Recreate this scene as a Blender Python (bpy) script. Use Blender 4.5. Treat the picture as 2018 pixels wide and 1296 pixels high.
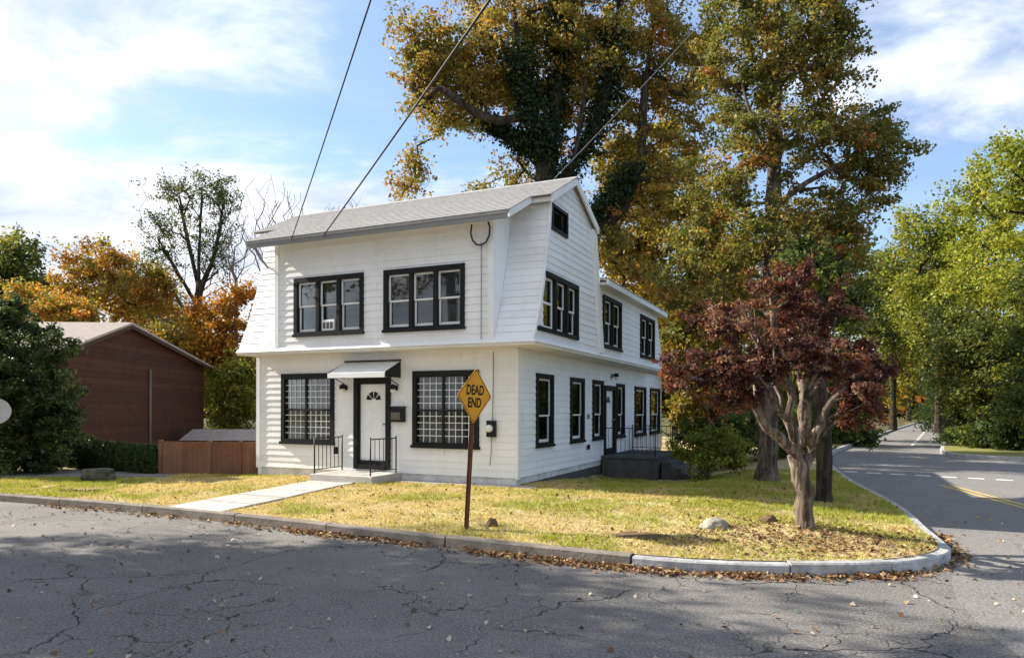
import bpy, bmesh, math, random
import numpy as np
from mathutils import Vector, Matrix, noise as mnoise
from mathutils.geometry import delaunay_2d_cdt

S = bpy.context.scene
for o in list(bpy.data.objects): bpy.data.objects.remove(o)
C = S.collection
R = math.radians
random.seed(7); RNG = np.random.default_rng(11)

# ------------------------------------------------------------------ camera
cd = bpy.data.cameras.new('camera'); cam = bpy.data.objects.new('camera', cd); C.objects.link(cam)
cd.sensor_width = 36; cd.lens = 24.88; cd.shift_y = 0.0768; cd.clip_end = 3000; cd.clip_start = .1
cam.matrix_world = Matrix.Translation((0, 0, 2.1)) @ Matrix.Rotation(R(90), 4, 'X') @ Matrix.Rotation(.0027, 4, 'Z')
S.camera = cam
# ------------------------------------------------------------------ light
SUN_EL = R(33); SUN_DIR = Vector((.9455, -.3256))          # horizontal direction in which the light travels
sd = bpy.data.lights.new('sun', 'SUN'); sun = bpy.data.objects.new('sun', sd); C.objects.link(sun)
sd.energy = 3.7; sd.angle = R(.53); sd.color = (1, .93, .82)
lv = Vector((SUN_DIR.x * math.cos(SUN_EL), SUN_DIR.y * math.cos(SUN_EL), -math.sin(SUN_EL)))
sun.rotation_euler = lv.to_track_quat('-Z', 'Y').to_euler(); sun.location = (-30, 10, 30)
S.view_settings.view_transform = 'Standard'; S.view_settings.look = 'None'
S.view_settings.gamma = 1; S.view_settings.use_curve_mapping = False
S.view_settings.exposure = 1.60
# ------------------------------------------------------------------ sky
wd = bpy.data.worlds.new('World'); S.world = wd; wd.use_nodes = True
def build_world():
    nt = wd.node_tree; nt.nodes.clear(); N = nt.nodes.new; L = nt.links.new
    out = N('ShaderNodeOutputWorld'); bg = N('ShaderNodeBackground'); bg.inputs[1].default_value = .15
    sky = N('ShaderNodeTexSky'); sky.sky_type = 'NISHITA'; sky.sun_disc = False
    sky.sun_elevation = SUN_EL; sky.sun_rotation = math.atan2(-SUN_DIR.x, -SUN_DIR.y)
    sky.air_density = 1.1; sky.dust_density = .9; sky.ozone_density = 1.6
    tc = N('ShaderNodeTexCoord'); sep = N('ShaderNodeSeparateXYZ'); L(tc.outputs['Generated'], sep.inputs[0])
    def M(op, a, b=None, clamp=False):
        m = N('ShaderNodeMath'); m.operation = op; m.use_clamp = clamp
        for i, x in enumerate((a, b)):
            if x is None: continue
            if isinstance(x, (int, float)): m.inputs[i].default_value = x
            else: L(x, m.inputs[i])
        return m.outputs[0]
    zz = M('ADD', M('MAXIMUM', sep.outputs[2], 0), .17)
    cmb = N('ShaderNodeCombineXYZ'); L(M('DIVIDE', sep.outputs[0], zz), cmb.inputs[0]); L(M('DIVIDE', sep.outputs[1], zz), cmb.inputs[1]); cmb.inputs[2].default_value = 3.3
    def noise(sc, det, rough, dist, off):
        mp = N('ShaderNodeMapping'); mp.inputs['Location'].default_value = off; mp.inputs['Scale'].default_value = (.75, 1, 1)
        mp.inputs['Rotation'].default_value = (0, 0, R(-20)); L(cmb.outputs[0], mp.inputs[0])
        n = N('ShaderNodeTexNoise'); n.inputs['Scale'].default_value = sc; n.inputs['Detail'].default_value = det
        n.inputs['Roughness'].default_value = rough; n.inputs['Distortion'].default_value = dist; L(mp.outputs[0], n.inputs[0]); return n.outputs[0]
    n1 = noise(.75, 6, .52, .35, CLOUD_OFF); n2 = noise(2.3, 7, .62, .4, (5, 2, 1))
    # cloud cover thickens gently towards the sun's side of the sky (west, left)
    bias = M('MULTIPLY', sep.outputs[0], -.17)
    f = M('ADD', M('ADD', n1, M('MULTIPLY', M('SUBTRACT', n2, .5), .36)), bias)
    mr = N('ShaderNodeMapRange'); mr.interpolation_type = 'SMOOTHSTEP'; L(f, mr.inputs[0])
    mr.inputs[1].default_value = .425; mr.inputs[2].default_value = .56; mr.inputs[3].default_value = .14; mr.inputs[4].default_value = 1
    shade = N('ShaderNodeMapRange'); L(n2, shade.inputs[0]); shade.inputs[1].default_value = .36; shade.inputs[2].default_value = .66
    cm = N('ShaderNodeMix'); cm.data_type = 'RGBA'; L(shade.outputs[0], cm.inputs[0])
    cm.inputs[6].default_value = (1.62, 1.82, 2.25, 1); cm.inputs[7].default_value = (2.95, 2.98, 3.05, 1)
    mx = N('ShaderNodeMix'); mx.data_type = 'RGBA'; L(mr.outputs[0], mx.inputs[0])
    sb = N('ShaderNodeVectorMath'); sb.operation = 'MULTIPLY'; L(sky.outputs[0], sb.inputs[0]); sb.inputs[1].default_value = (.40, .455, .52)
    L(sb.outputs[0], mx.inputs[6]); L(cm.outputs[2], mx.inputs[7]); L(mx.outputs[2], bg.inputs[0]); L(bg.outputs[0], out.inputs[0])
CLOUD_OFF = (1.7, .4, 0)
build_world()

# ------------------------------------------------------------------ materials
MATS = {}
def mat(name, base, rough=.7, spec=.3, var=None, vscale=3, bump=0, bscale=40, metal=0, obvar=0, extra=None):
    """principled with noise-mixed colours (var: second colour) and noise bump"""
    m = bpy.data.materials.new(name); m.use_nodes = True; nt = m.node_tree; N = nt.nodes.new; L = nt.links.new
    b = nt.nodes['Principled BSDF']; b.inputs['Roughness'].default_value = rough
    b.inputs['Specular IOR Level'].default_value = spec; b.inputs['Metallic'].default_value = metal
    col = None
    tc = N('ShaderNodeTexCoord')
    if var is not None:
        n = N('ShaderNodeTexNoise'); n.inputs['Scale'].default_value = vscale; n.inputs['Detail'].default_value = 6; n.inputs['Roughness'].default_value = .65
        L(tc.outputs['Object'], n.inputs[0])
        r = N('ShaderNodeMapRange'); r.inputs[1].default_value = .35; r.inputs[2].default_value = .68; L(n.outputs[0], r.inputs[0])
        mx = N('ShaderNodeMix'); mx.data_type = 'RGBA'; L(r.outputs[0], mx.inputs[0])
        mx.inputs[6].default_value = (*base, 1); mx.inputs[7].default_value = (*var, 1); col = mx.outputs[2]
    if obvar:
        oi = N('ShaderNodeObjectInfo'); r = N('ShaderNodeMapRange'); L(oi.outputs['Random'], r.inputs[0]); r.inputs[3].default_value = 1 - obvar; r.inputs[4].default_value = 1
        hm = N('ShaderNodeVectorMath'); hm.operation = 'SCALE'; L(r.outputs[0], hm.inputs[3])
        if col is None: hm.inputs[0].default_value = base
        else: L(col, hm.inputs[0])
        col = hm.outputs[0]
    if col is None: b.inputs['Base Color'].default_value = (*base, 1)
    else: L(col, b.inputs['Base Color'])
    if bump:
        n2 = N('ShaderNodeTexNoise'); n2.inputs['Scale'].default_value = bscale; n2.inputs['Detail'].default_value = 5; L(tc.outputs['Object'], n2.inputs[0])
        bp = N('ShaderNodeBump'); bp.inputs['Strength'].default_value = bump; bp.inputs['Distance'].default_value = .02; L(n2.outputs[0], bp.inputs['Height']); L(bp.outputs[0], b.inputs['Normal'])
    MATS[name] = m; return m

mat('white_trim', (.85, .85, .85), .5, .3, (.77, .77, .76), 2.5, .05, 25)
mat('foundation', (.72, .71, .69), .85, .2, (.46, .45, .43), 3.5, .5, 14)
mat('black_paint', (.010, .010, .011), .55, .2, (.014, .014, .015), 4, .05, 30)
mat('black_metal', (.011, .011, .012), .5, .25)
mat('sash_white', (.78, .78, .77), .5, .3)
mat('blind', (.30, .30, .32), .8, .1, (.20, .20, .21), 3)
mat('blind_dark', (.07, .07, .07), .8, .1, (.10, .09, .08), 3)
mat('curtain', (.48, .46, .44), .9, .1, (.25, .23, .21), 2.2)
mat('interior', (.25, .24, .22), .9, .1)
mat('roof_shingle', (.40, .39, .38), .95, .1, (.30, .295, .29), 6, .5, 60)
mat('soffit', (.76, .74, .70), .7, .2, (.66, .63, .57), 1.2)
mat('grey_metal', (.25, .25, .25), .45, .5, metal=.4)
mat('concrete', (.52, .49, .45), .9, .2, (.38, .355, .32), 2.2, .3, 30, obvar=.07)
mat('old_kerb', (.27, .235, .20), .9, .2, (.16, .14, .115), 2.6, .5, 18, obvar=.12)
mat('new_kerb', (.50, .50, .50), .85, .2, (.27, .262, .25), 4.5, .6, 16, obvar=.15)
mat('stone_dark', (.10, .10, .10), .9, .2, (.055, .055, .055), 4, .6, 10)
mat('rock', (.42, .38, .31), .9, .15, (.22, .19, .15), 3.5, .7, 7)
mat('rock_brown', (.17, .11, .06), .9, .15, (.09, .06, .035), 4, .7, 8)
mat('rock_moss', (.14, .13, .10), .9, .15, (.035, .036, .028), 4.5, .7, 7)
mat('brown_siding', (.075, .033, .022), .8, .2, (.052, .023, .016), 2.5, .2, 20, obvar=.28)
mat('brown_trim', (.05, .028, .02), .7, .2)
mat('tan_shingle', (.36, .31, .28), .95, .1, (.28, .24, .215), 4, .3, 40)
mat('fence_wood', (.27, .125, .07), .8, .2, (.20, .09, .048), 2.5, .2, 16, obvar=.25)
mat('grey_pipe', (.13, .115, .095), .6, .3)
mat('sign_yellow', (.72, .34, .02), .45, .35, (.66, .30, .018), 3)
mat('sign_black', (.012, .011, .01), .6, .2)
mat('rust_post', (.17, .065, .03), .75, .3, (.07, .035, .022), 9, .3, 40, metal=.2)
mat('wire', (.03, .03, .032), .6, .3)
mat('wire_grey', (.25, .25, .25), .6, .3)
mat('yellow_line', (.62, .43, .09), .8, .2, (.40, .33, .17), 5)
mat('white_line', (.72, .72, .70), .8, .2, (.45, .44, .43), 6)
mat('dish', (.50, .48, .45), .6, .3)
mat('soil', (.16, .105, .065), .95, .1, (.10, .065, .04), 5, .7, 9)
mat('pole_wood', (.16, .11, .075), .85, .2, (.10, .07, .05), 4, .3, 20)
mat('lamp_glass', (.75, .74, .7), .2, .5)
mat('bark_grey', (.20, .18, .165), .9, .15, (.12, .105, .095), 5, .6, 14)
mat('bark_brown', (.15, .10, .06), .9, .15, (.085, .055, .035), 5, .6, 14)

def bark_mat(name, base, var, fine=1.0):
    m = bpy.data.materials.new(name); m.use_nodes = True; nt = m.node_tree; N = nt.nodes.new; L = nt.links.new
    b = nt.nodes['Principled BSDF']; b.inputs['Roughness'].default_value = .92; b.inputs['Specular IOR Level'].default_value = .12
    tc = N('ShaderNodeTexCoord'); mp = N('ShaderNodeMapping'); mp.inputs['Scale'].default_value = (11 * fine, 11 * fine, 2.2 * fine); L(tc.outputs['Object'], mp.inputs[0])
    n = N('ShaderNodeTexNoise'); n.inputs['Scale'].default_value = 1; n.inputs['Detail'].default_value = 8; n.inputs['Roughness'].default_value = .7; n.inputs['Distortion'].default_value = .6; L(mp.outputs[0], n.inputs[0])
    n2 = N('ShaderNodeTexNoise'); n2.inputs['Scale'].default_value = 2.2; n2.inputs['Detail'].default_value = 5; L(tc.outputs['Object'], n2.inputs[0])
    r = N('ShaderNodeMapRange'); r.inputs[1].default_value = .36; r.inputs[2].default_value = .60; L(n.outputs[0], r.inputs[0]); r.inputs[1].default_value = .43; r.inputs[2].default_value = .56
    r2 = N('ShaderNodeMapRange'); r2.inputs[1].default_value = .35; r2.inputs[2].default_value = .7; r2.inputs[3].default_value = .55; r2.inputs[4].default_value = 1.15; L(n2.outputs[0], r2.inputs[0])
    mx = N('ShaderNodeMix'); mx.data_type = 'RGBA'; L(r.outputs[0], mx.inputs[0]); mx.inputs[6].default_value = (*var, 1); mx.inputs[7].default_value = (*base, 1)
    sc = N('ShaderNodeVectorMath'); sc.operation = 'SCALE'; L(mx.outputs[2], sc.inputs[0]); L(r2.outputs[0], sc.inputs[3]); L(sc.outputs[0], b.inputs['Base Color'])
    bp = N('ShaderNodeBump'); bp.inputs['Strength'].default_value = .9; bp.inputs['Distance'].default_value = .03; L(n.outputs[0], bp.inputs['Height']); L(bp.outputs[0], b.inputs['Normal'])
    MATS[name] = m
bark_mat('bark', (.19, .15, .115), (.06, .046, .036)); bark_mat('bark_dark', (.085, .066, .05), (.03, .024, .019)); bark_mat('bark_maple', (.27, .215, .16), (.075, .056, .042), 1.3)
def paint_mat(name, base, grime, peel):
    m = bpy.data.materials.new(name); m.use_nodes = True; nt = m.node_tree; N = nt.nodes.new; L = nt.links.new
    b = nt.nodes['Principled BSDF']; b.inputs['Roughness'].default_value = .6; b.inputs['Specular IOR Level'].default_value = .25
    tc = N('ShaderNodeTexCoord')
    def nz(scale, det, ro, off=0):
        mp = N('ShaderNodeMapping'); mp.inputs['Scale'].default_value = scale; mp.inputs['Location'].default_value = (off, off, off); L(tc.outputs['Object'], mp.inputs[0])
        n = N('ShaderNodeTexNoise'); n.inputs['Scale'].default_value = 1; n.inputs['Detail'].default_value = det; n.inputs['Roughness'].default_value = ro; L(mp.outputs[0], n.inputs[0]); return n.outputs[0]
    def rg(x, a, c, lo=0, hi=1):
        q_ = N('ShaderNodeMapRange'); L(x, q_.inputs[0]); q_.inputs[1].default_value = a; q_.inputs[2].default_value = c; q_.inputs[3].default_value = lo; q_.inputs[4].default_value = hi; return q_.outputs[0]
    def mx(f, a, c):
        x = N('ShaderNodeMix'); x.data_type = 'RGBA'; L(f, x.inputs[0])
        if isinstance(a, tuple): x.inputs[6].default_value = (*a, 1)
        else: L(a, x.inputs[6])
        x.inputs[7].default_value = (*c, 1); return x.outputs[2]
    c = mx(rg(nz((5, 5, .5), 6, .65), .48, .80, 0, .45), base, grime)
    c = mx(rg(nz((1.1, 1.1, 1.6), 6, .7, 3), .52, .75, 0, .55), c, grime)
    c = mx(rg(nz((9, 9, 14), 7, .75, 9), .69, .73, 0, .8), c, peel)
    oi = N('ShaderNodeObjectInfo'); sc = N('ShaderNodeVectorMath'); sc.operation = 'SCALE'; L(c, sc.inputs[0]); L(rg(oi.outputs['Random'], 0, 1, .94, 1), sc.inputs[3]); L(sc.outputs[0], b.inputs['Base Color'])
    bp = N('ShaderNodeBump'); bp.inputs['Strength'].default_value = .2; bp.inputs['Distance'].default_value = .01; L(nz((6, 6, 25), 5, .6, 5), bp.inputs['Height']); L(bp.outputs[0], b.inputs['Normal'])
    MATS[name] = m
paint_mat('white_paint', (.86, .86, .86), (.70, .69, .67), (.52, .49, .46))
def glass_mat():
    m = bpy.data.materials.new('glass'); m.use_nodes = True; nt = m.node_tree; nt.nodes.clear(); N = nt.nodes.new; L = nt.links.new
    out = N('ShaderNodeOutputMaterial'); mix = N('ShaderNodeMixShader'); tr = N('ShaderNodeBsdfTransparent'); gl = N('ShaderNodeBsdfGlossy')
    tr.inputs[0].default_value = (.72, .75, .75, 1); gl.inputs['Roughness'].default_value = .03; gl.inputs[0].default_value = (.9, .9, .9, 1)
    fr = N('ShaderNodeFresnel'); fr.inputs[0].default_value = 1.5
    n = N('ShaderNodeTexNoise'); n.inputs['Scale'].default_value = 1.3; tc = N('ShaderNodeTexCoord'); L(tc.outputs['Object'], n.inputs[0])
    bp = N('ShaderNodeBump'); bp.inputs['Strength'].default_value = .06; L(n.outputs[0], bp.inputs['Height']); L(bp.outputs[0], gl.inputs['Normal'])
    a = N('ShaderNodeMath'); a.operation = 'MULTIPLY_ADD'; L(fr.outputs[0], a.inputs[0]); a.inputs[1].default_value = .85; a.inputs[2].default_value = .02; a.use_clamp = True
    L(a.outputs[0], mix.inputs[0]); L(tr.outputs[0], mix.inputs[1]); L(gl.outputs[0], mix.inputs[2]); L(mix.outputs[0], out.inputs[0])
    MATS['glass'] = m
glass_mat()

def leaf_mat(name, rough=.5, trans=.45):
    m = bpy.data.materials.new(name); m.use_nodes = True; nt = m.node_tree; N = nt.nodes.new; L = nt.links.new
    b = nt.nodes['Principled BSDF']; out = nt.nodes['Material Output']
    at = N('ShaderNodeAttribute'); at.attribute_name = 'Col'
    b.inputs['Roughness'].default_value = rough; b.inputs['Specular IOR Level'].default_value = .25
    L(at.outputs['Color'], b.inputs['Base Color'])
    t = N('ShaderNodeBsdfTranslucent'); sc = N('ShaderNodeVectorMath'); sc.operation = 'MULTIPLY'; sc.inputs[1].default_value = (1.25, 1.15, .7)
    L(at.outputs['Color'], sc.inputs[0]); L(sc.outputs[0], t.inputs[0])
    mx = N('ShaderNodeMixShader'); mx.inputs[0].default_value = trans; L(b.outputs[0], mx.inputs[1]); L(t.outputs[0], mx.inputs[2]); L(mx.outputs[0], out.inputs[0])
    MATS[name] = m
leaf_mat('leaf'); leaf_mat('grass', .7, .3); leaf_mat('litter', .8, .1)

def asphalt_mat(name, base, dark, crack):
    m = bpy.data.materials.new(name); m.use_nodes = True; nt = m.node_tree; N = nt.nodes.new; L = nt.links.new
    b = nt.nodes['Principled BSDF']; b.inputs['Roughness'].default_value = .88; b.inputs['Specular IOR Level'].default_value = .25
    tc = N('ShaderNodeTexCoord')
    def noise(sc, det=5, ro=.6):
        n = N('ShaderNodeTexNoise'); n.inputs['Scale'].default_value = sc; n.inputs['Detail'].default_value = det; n.inputs['Roughness'].default_value = ro; L(tc.outputs['Object'], n.inputs[0]); return n
    def rng(x, a, b_, c=0, d=1):
        r = N('ShaderNodeMapRange'); L(x, r.inputs[0]); r.inputs[1].default_value = a; r.inputs[2].default_value = b_; r.inputs[3].default_value = c; r.inputs[4].default_value = d; return r.outputs[0]
    def mix(f, a, b_):
        x = N('ShaderNodeMix'); x.data_type = 'RGBA'; L(f, x.inputs[0])
        for i, q in ((6, a), (7, b_)):
            if isinstance(q, tuple): x.inputs[i].default_value = (*q, 1)
            else: L(q, x.inputs[i])
        return x.outputs[2]
    c1 = mix(rng(noise(.35, 7, .68).outputs[0], .36, .62), base, dark)
    c1 = mix(rng(noise(9, 6, .75).outputs[0], .50, .72, 0, .55), c1, tuple(x * .45 for x in dark)); c2 = mix(rng(noise(38, 3, .7).outputs[0], .46, .74), c1, tuple(min(1, x * 1.9) for x in base))
    # cracks: warped voronoi edges shown only where a mask noise allows
    wn = noise(1.1, 4); wv = N('ShaderNodeVectorMath'); wv.operation = 'SCALE'; wv.inputs[3].default_value = .8; L(wn.outputs[1], wv.inputs[0])
    ad = N('ShaderNodeVectorMath'); L(tc.outputs['Object'], ad.inputs[0]); L(wv.outputs[0], ad.inputs[1])
    facs = []
    for sc, wid, lo, hi in ((.42, .006, .45, .52), (1.7, .013, .50, .57)):
        v = N('ShaderNodeTexVoronoi'); v.feature = 'DISTANCE_TO_EDGE'; v.inputs['Scale'].default_value = sc; L(ad.outputs[0], v.inputs[0])
        cr = rng(v.outputs[0], wid * .25, wid, 1, 0); mk = rng(noise(.33 + sc * .1, 3).outputs[0], lo, hi)
        mm = N('ShaderNodeMath'); mm.operation = 'MULTIPLY'; L(cr, mm.inputs[0]); L(mk, mm.inputs[1]); facs.append(mm.outputs[0])
    mxm = N('ShaderNodeMath'); mxm.operation = 'MAXIMUM'; L(facs[0], mxm.inputs[0]); L(facs[1], mxm.inputs[1])
    sc_ = N('ShaderNodeMath'); sc_.operation = 'MULTIPLY'; L(mxm.outputs[0], sc_.inputs[0]); sc_.inputs[1].default_value = crack
    c3 = mix(sc_.outputs[0], c2, (.02, .019, .018)); L(c3, b.inputs['Base Color'])
    n = noise(75, 3); hs = N('ShaderNodeMath'); hs.operation = 'SUBTRACT'; L(n.outputs[0], hs.inputs[0]); L(sc_.outputs[0], hs.inputs[1])
    bp = N('ShaderNodeBump'); bp.inputs['Strength'].default_value = .8; bp.inputs['Distance'].default_value = .015; L(hs.outputs[0], bp.inputs['Height']); L(bp.outputs[0], b.inputs['Normal'])
    MATS[name] = m
asphalt_mat('asphalt', (.190, .177, .163), (.100, .094, .088), 1.0)
asphalt_mat('asphalt_plain', (.190, .178, .166), (.155, .147, .139), .3)
mat('lawn_soil', (.34, .26, .13), .95, .1, (.46, .37, .19), 2.2, .5, 12)
mat('earth', (.10, .085, .045), .95, .1, (.07, .075, .03), 1.2, .5, 6)
mat('verge', (.17, .18, .05), .95, .1, (.24, .22, .08), 1.0, .5, 10)

# ------------------------------------------------------------------ mesh helpers
class MB:
    def __init__(s): s.v = []; s.f = []
    def poly(s, pts): n = len(s.v); s.v += [tuple(p) for p in pts]; s.f.append(tuple(range(n, n + len(pts))))
    def hexa(s, p):
        n = len(s.v); s.v += [tuple(q) for q in p]
        for f in ((0, 3, 2, 1), (4, 5, 6, 7), (0, 1, 5, 4), (1, 2, 6, 5), (2, 3, 7, 6), (3, 0, 4, 7)): s.f.append(tuple(n + i for i in f))
    def box(s, a, b):
        x0, y0, z0 = a; x1, y1, z1 = b
        s.hexa([(x0, y0, z0), (x1, y0, z0), (x1, y1, z0), (x0, y1, z0), (x0, y0, z1), (x1, y0, z1), (x1, y1, z1), (x0, y1, z1)])
    def prism(s, front, back):
        n = len(s.v); k = len(front); s.v += [tuple(q) for q in front] + [tuple(q) for q in back]
        s.f.append(tuple(range(n, n + k))); s.f.append(tuple(range(n + 2 * k - 1, n + k - 1, -1)))
        for i in range(k): j = (i + 1) % k; s.f.append((n + i, n + k + i, n + k + j, n + j))
    def tube(s, pts, r, sides=8, cap=True, lump=0):
        pts = [Vector(p) for p in pts]; k = len(pts); n0 = len(s.v)
        rr = r if isinstance(r, (list, tuple, np.ndarray)) else [r] * k
        t = (pts[1] - pts[0]).normalized(); a = t.orthogonal().normalized()
        for i, p in enumerate(pts):
            t = ((pts[min(i + 1, k - 1)] - pts[max(i - 1, 0)])).normalized()
            a = (a - t * a.dot(t)); a = a.normalized() if a.length > 1e-6 else t.orthogonal().normalized(); b = t.cross(a)
            for q in range(sides):
                w = 2 * math.pi * q / sides; dv_ = a * math.cos(w) + b * math.sin(w); rq = float(rr[i]); s.v.append(tuple(p + dv_ * (rq * (1 + lump * (mnoise.noise((p + dv_ * rq) * 2.3 / max(.12, rq) * .5) + .5 * mnoise.noise(dv_ * 2.6 + p * .7))) if lump else rq)))
        for i in range(k - 1):
            for q in range(sides):
                q2 = (q + 1) % sides; A = n0 + i * sides
                s.f.append((A + q, A + q2, A + sides + q2, A + sides + q))
        if cap:
            s.f.append(tuple(n0 + q for q in range(sides - 1, -1, -1))); s.f.append(tuple(n0 + (k - 1) * sides + q for q in range(sides)))
    def build(s, name, m, parent=None, smooth=False, bevel=0):
        me = bpy.data.meshes.new(name); me.from_pydata(s.v, [], s.f)
        bm = bmesh.new(); bm.from_mesh(me)
        bmesh.ops.recalc_face_normals(bm, faces=bm.faces)
        if bevel: bmesh.ops.bevel(bm, geom=list(bm.edges), offset=bevel, segments=1, affect='EDGES')
        bm.to_mesh(me); bm.free()
        if smooth: me.shade_smooth()
        me.materials.append(MATS[m]); o = bpy.data.objects.new(name, me); C.objects.link(o)
        if parent: o.parent = parent
        return o
def tag(o, label=None, cat=None, group=None, kind=None):
    if label: o['label'] = label
    if cat: o['category'] = cat
    if group: o['group'] = group
    if kind: o['kind'] = kind
    return o
def empty(name, loc=(0, 0, 0), rz=0):
    o = bpy.data.objects.new(name, None); C.objects.link(o); o.location = loc; o.rotation_euler = (0, 0, rz); o.empty_display_size = .2; return o
F_, Y0_ = 1394.6, 802.96
def at(x, y, Y):                       # a point at depth Y metres from the camera position (planning helper)
    a, b = x - 1009, y - Y0_
    return Vector(((a + .0027 * b) / F_ * Y, Y, 2.1 - (b - .0027 * a) / F_ * Y))

# ------------------------------------------------------------------ ground, roads, kerbs
KERB = [(-60, 33.5), (-40, 26.2), (-25, 20.7), (-17, 17.8), (-11.34, 15.68), (-8.94, 14.69), (-6.76, 13.69), (-3.53, 12.02), (-0.1, 10.12), (1.88, 9.12), (2.82, 8.9), (3.89, 8.83),
        (4.6, 8.9), (5.2, 9.1), (5.75, 9.42), (6.15, 9.85), (6.42, 10.5), (6.9, 11.8), (7.45, 13.1), (8.0, 14.7), (8.45, 16.3), (8.9, 18.0), (10.2, 22.0), (12.3, 27.6), (15.3, 33.6), (21.3, 43.0), (40.1, 73.5), (75, 128)]
def dens(pts, step):
    out = []
    for (a, b) in zip(pts[:-1], pts[1:]):
        a = Vector(a); b = Vector(b); n = max(1, int((b - a).length / step))
        out += [a.lerp(b, i / n) for i in range(n)]
    return out + [Vector(pts[-1])]
def smooth_pts(pts, it=2):
    pts = [Vector(p) for p in pts]
    for _ in range(it):
        q = [pts[0]]
        for a, b in zip(pts[:-1], pts[1:]): q += [a.lerp(b, .25), a.lerp(b, .75)]
        pts = q + [pts[-1]]
    return pts
KP = smooth_pts(KERB, 2)
def offset(pts, d):
    out = []
    for i, p in enumerate(pts):
        t = (pts[min(i + 1, len(pts) - 1)] - pts[max(i - 1, 0)]).normalized(); out.append(p + Vector((-t.y, t.x)) * d)
    return out
KIN = offset(KP, .16)
KA = np.array([tuple(p) for p in dens([tuple(p) for p in KP], .25)])
def kdist(x, y): return float(np.sqrt(((KA - (x, y)) ** 2).sum(1).min()))
def sstep(t): t = max(0, min(1, t)); return t * t * (3 - 2 * t)
def lawn_h(x, y):
    d = kdist(x, y); rise = .145 if x > -4 else .145 - .09 * sstep((-4 - x) / 4)
    h = .158 + rise * sstep(d / 4.2)
    h += .10 * math.exp(-(((x - 4.3) / 1.3) ** 2 + ((y - 10.8) / .9) ** 2))
    ax_, ay_ = x - .1063, y - 16.2456; lx_ = ax_ * .9107 - ay_ * .4131; ly_ = ax_ * .4131 + ay_ * .9107
    h -= .40 * sstep(ly_ / 6.5) * sstep((lx_ + .6) / .9) * (1 - sstep((lx_ - 2.2) / 3)) * (1 - sstep((ly_ - 13) / 5))
    return h + .018 * mnoise.noise((x * .9, y * .9, 0)) * sstep(d / .6)
def sheet(name, poly, zf, m, step=None, kind='structure'):
    pts = [Vector(p) for p in poly]; n = len(pts); allp = list(pts)
    if step:
        xs = [p.x for p in pts]; ys = [p.y for p in pts]
        A = np.array([tuple(p) for p in pts])
        gx, gy = np.meshgrid(np.arange(min(xs), max(xs), step), np.arange(min(ys), max(ys), step)); g = np.stack([gx.ravel(), gy.ravel()], 1)
        allp += [Vector(q) for q in g[inside(A, g)]]
    r = delaunay_2d_cdt(allp, [(i, (i + 1) % n) for i in range(n)], [], 1, 1e-4)
    me = bpy.data.meshes.new(name); me.from_pydata([(v.x, v.y, zf(v.x, v.y)) for v in r[0]], [], [tuple(f) for f in r[2]])
    bm = bmesh.new(); bm.from_mesh(me); bmesh.ops.recalc_face_normals(bm, faces=bm.faces)
    if sum(f.normal.z for f in bm.faces) < 0: bmesh.ops.reverse_faces(bm, faces=bm.faces)
    bm.to_mesh(me); bm.free(); me.shade_smooth()
    me.materials.append(MATS[m]); o = bpy.data.objects.new(name, me); C.objects.link(o)
    if kind: o['kind'] = kind
    return o
def inside(poly, pts):
    x, y = pts[:, 0], pts[:, 1]; res = np.zeros(len(pts), bool); n = len(poly); j = n - 1
    for i in range(n):
        xi, yi = poly[i]; xj, yj = poly[j]
        c = ((yi > y) != (yj > y)) & (x < (xj - xi) * (y - yi) / (yj - yi + 1e-12) + xi); res ^= c; j = i
    return res

g = MB(); g.poly([(-1500, -1500, -.35), (1500, -1500, -.35), (1500, 1500, -.35), (-1500, 1500, -.35)]); g.build('ground', 'earth')['kind'] = 'structure'
sheet('road', [(-70, -30), (70, -30), (70, 31), (60, 60), (90, 128), (70, 128), (35, 73), (13, 34), (10.5, 28), (8, 21.5), (6.2, 16), (4.5, 11.5), (0, 13.5), (-20, 22), (-70, 40)], lambda x, y: 0, 'asphalt')
# newer, plainer asphalt of the crossing road
cr = [(7.4, 13.5), (6.9, 12), (6.5, 10.8), (6.2, 9.95), (5.35, 8.6), (4.9, 7.8), (4.45, 6.6), (4.1, 5.2), (3.2, 0), (2.5, -25), (45, -25), (45, 28), (19, 31), (42, 68), (40, 73), (21, 43), (15, 33), (12, 27), (10, 22), (8.7, 18), (8, 15)]
sheet('crossing_road', cr, lambda x, y: .005, 'asphalt_plain')
# lawn block
LB = [tuple(p) for p in KIN if -40 < p.x < 12.4] + [(12, 45), (-40, 45)]
LAWN = sheet('lawn', LB, lawn_h, 'lawn_soil', .45)
# ground of the block further back
bk = [tuple(p) for p in KIN if p.x >= 12.2] + [(75, 220), (-60, 220), (-60, 44.8), (11.9, 44.8)]
sheet('wood_floor', bk, lambda x, y: .16, 'earth')
rk = smooth_pts([(70, 26), (30, 27.0), (21.5, 27.6), (19.5, 29.4), (19.2, 31.6), (21.5, 35.6), (42.3, 68.5), (82, 130)], 2)
sheet('verge', [tuple(p) for p in offset(rk, -.15)] + [(200, 130), (200, 26)], lambda x, y: .155, 'verge')

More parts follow.
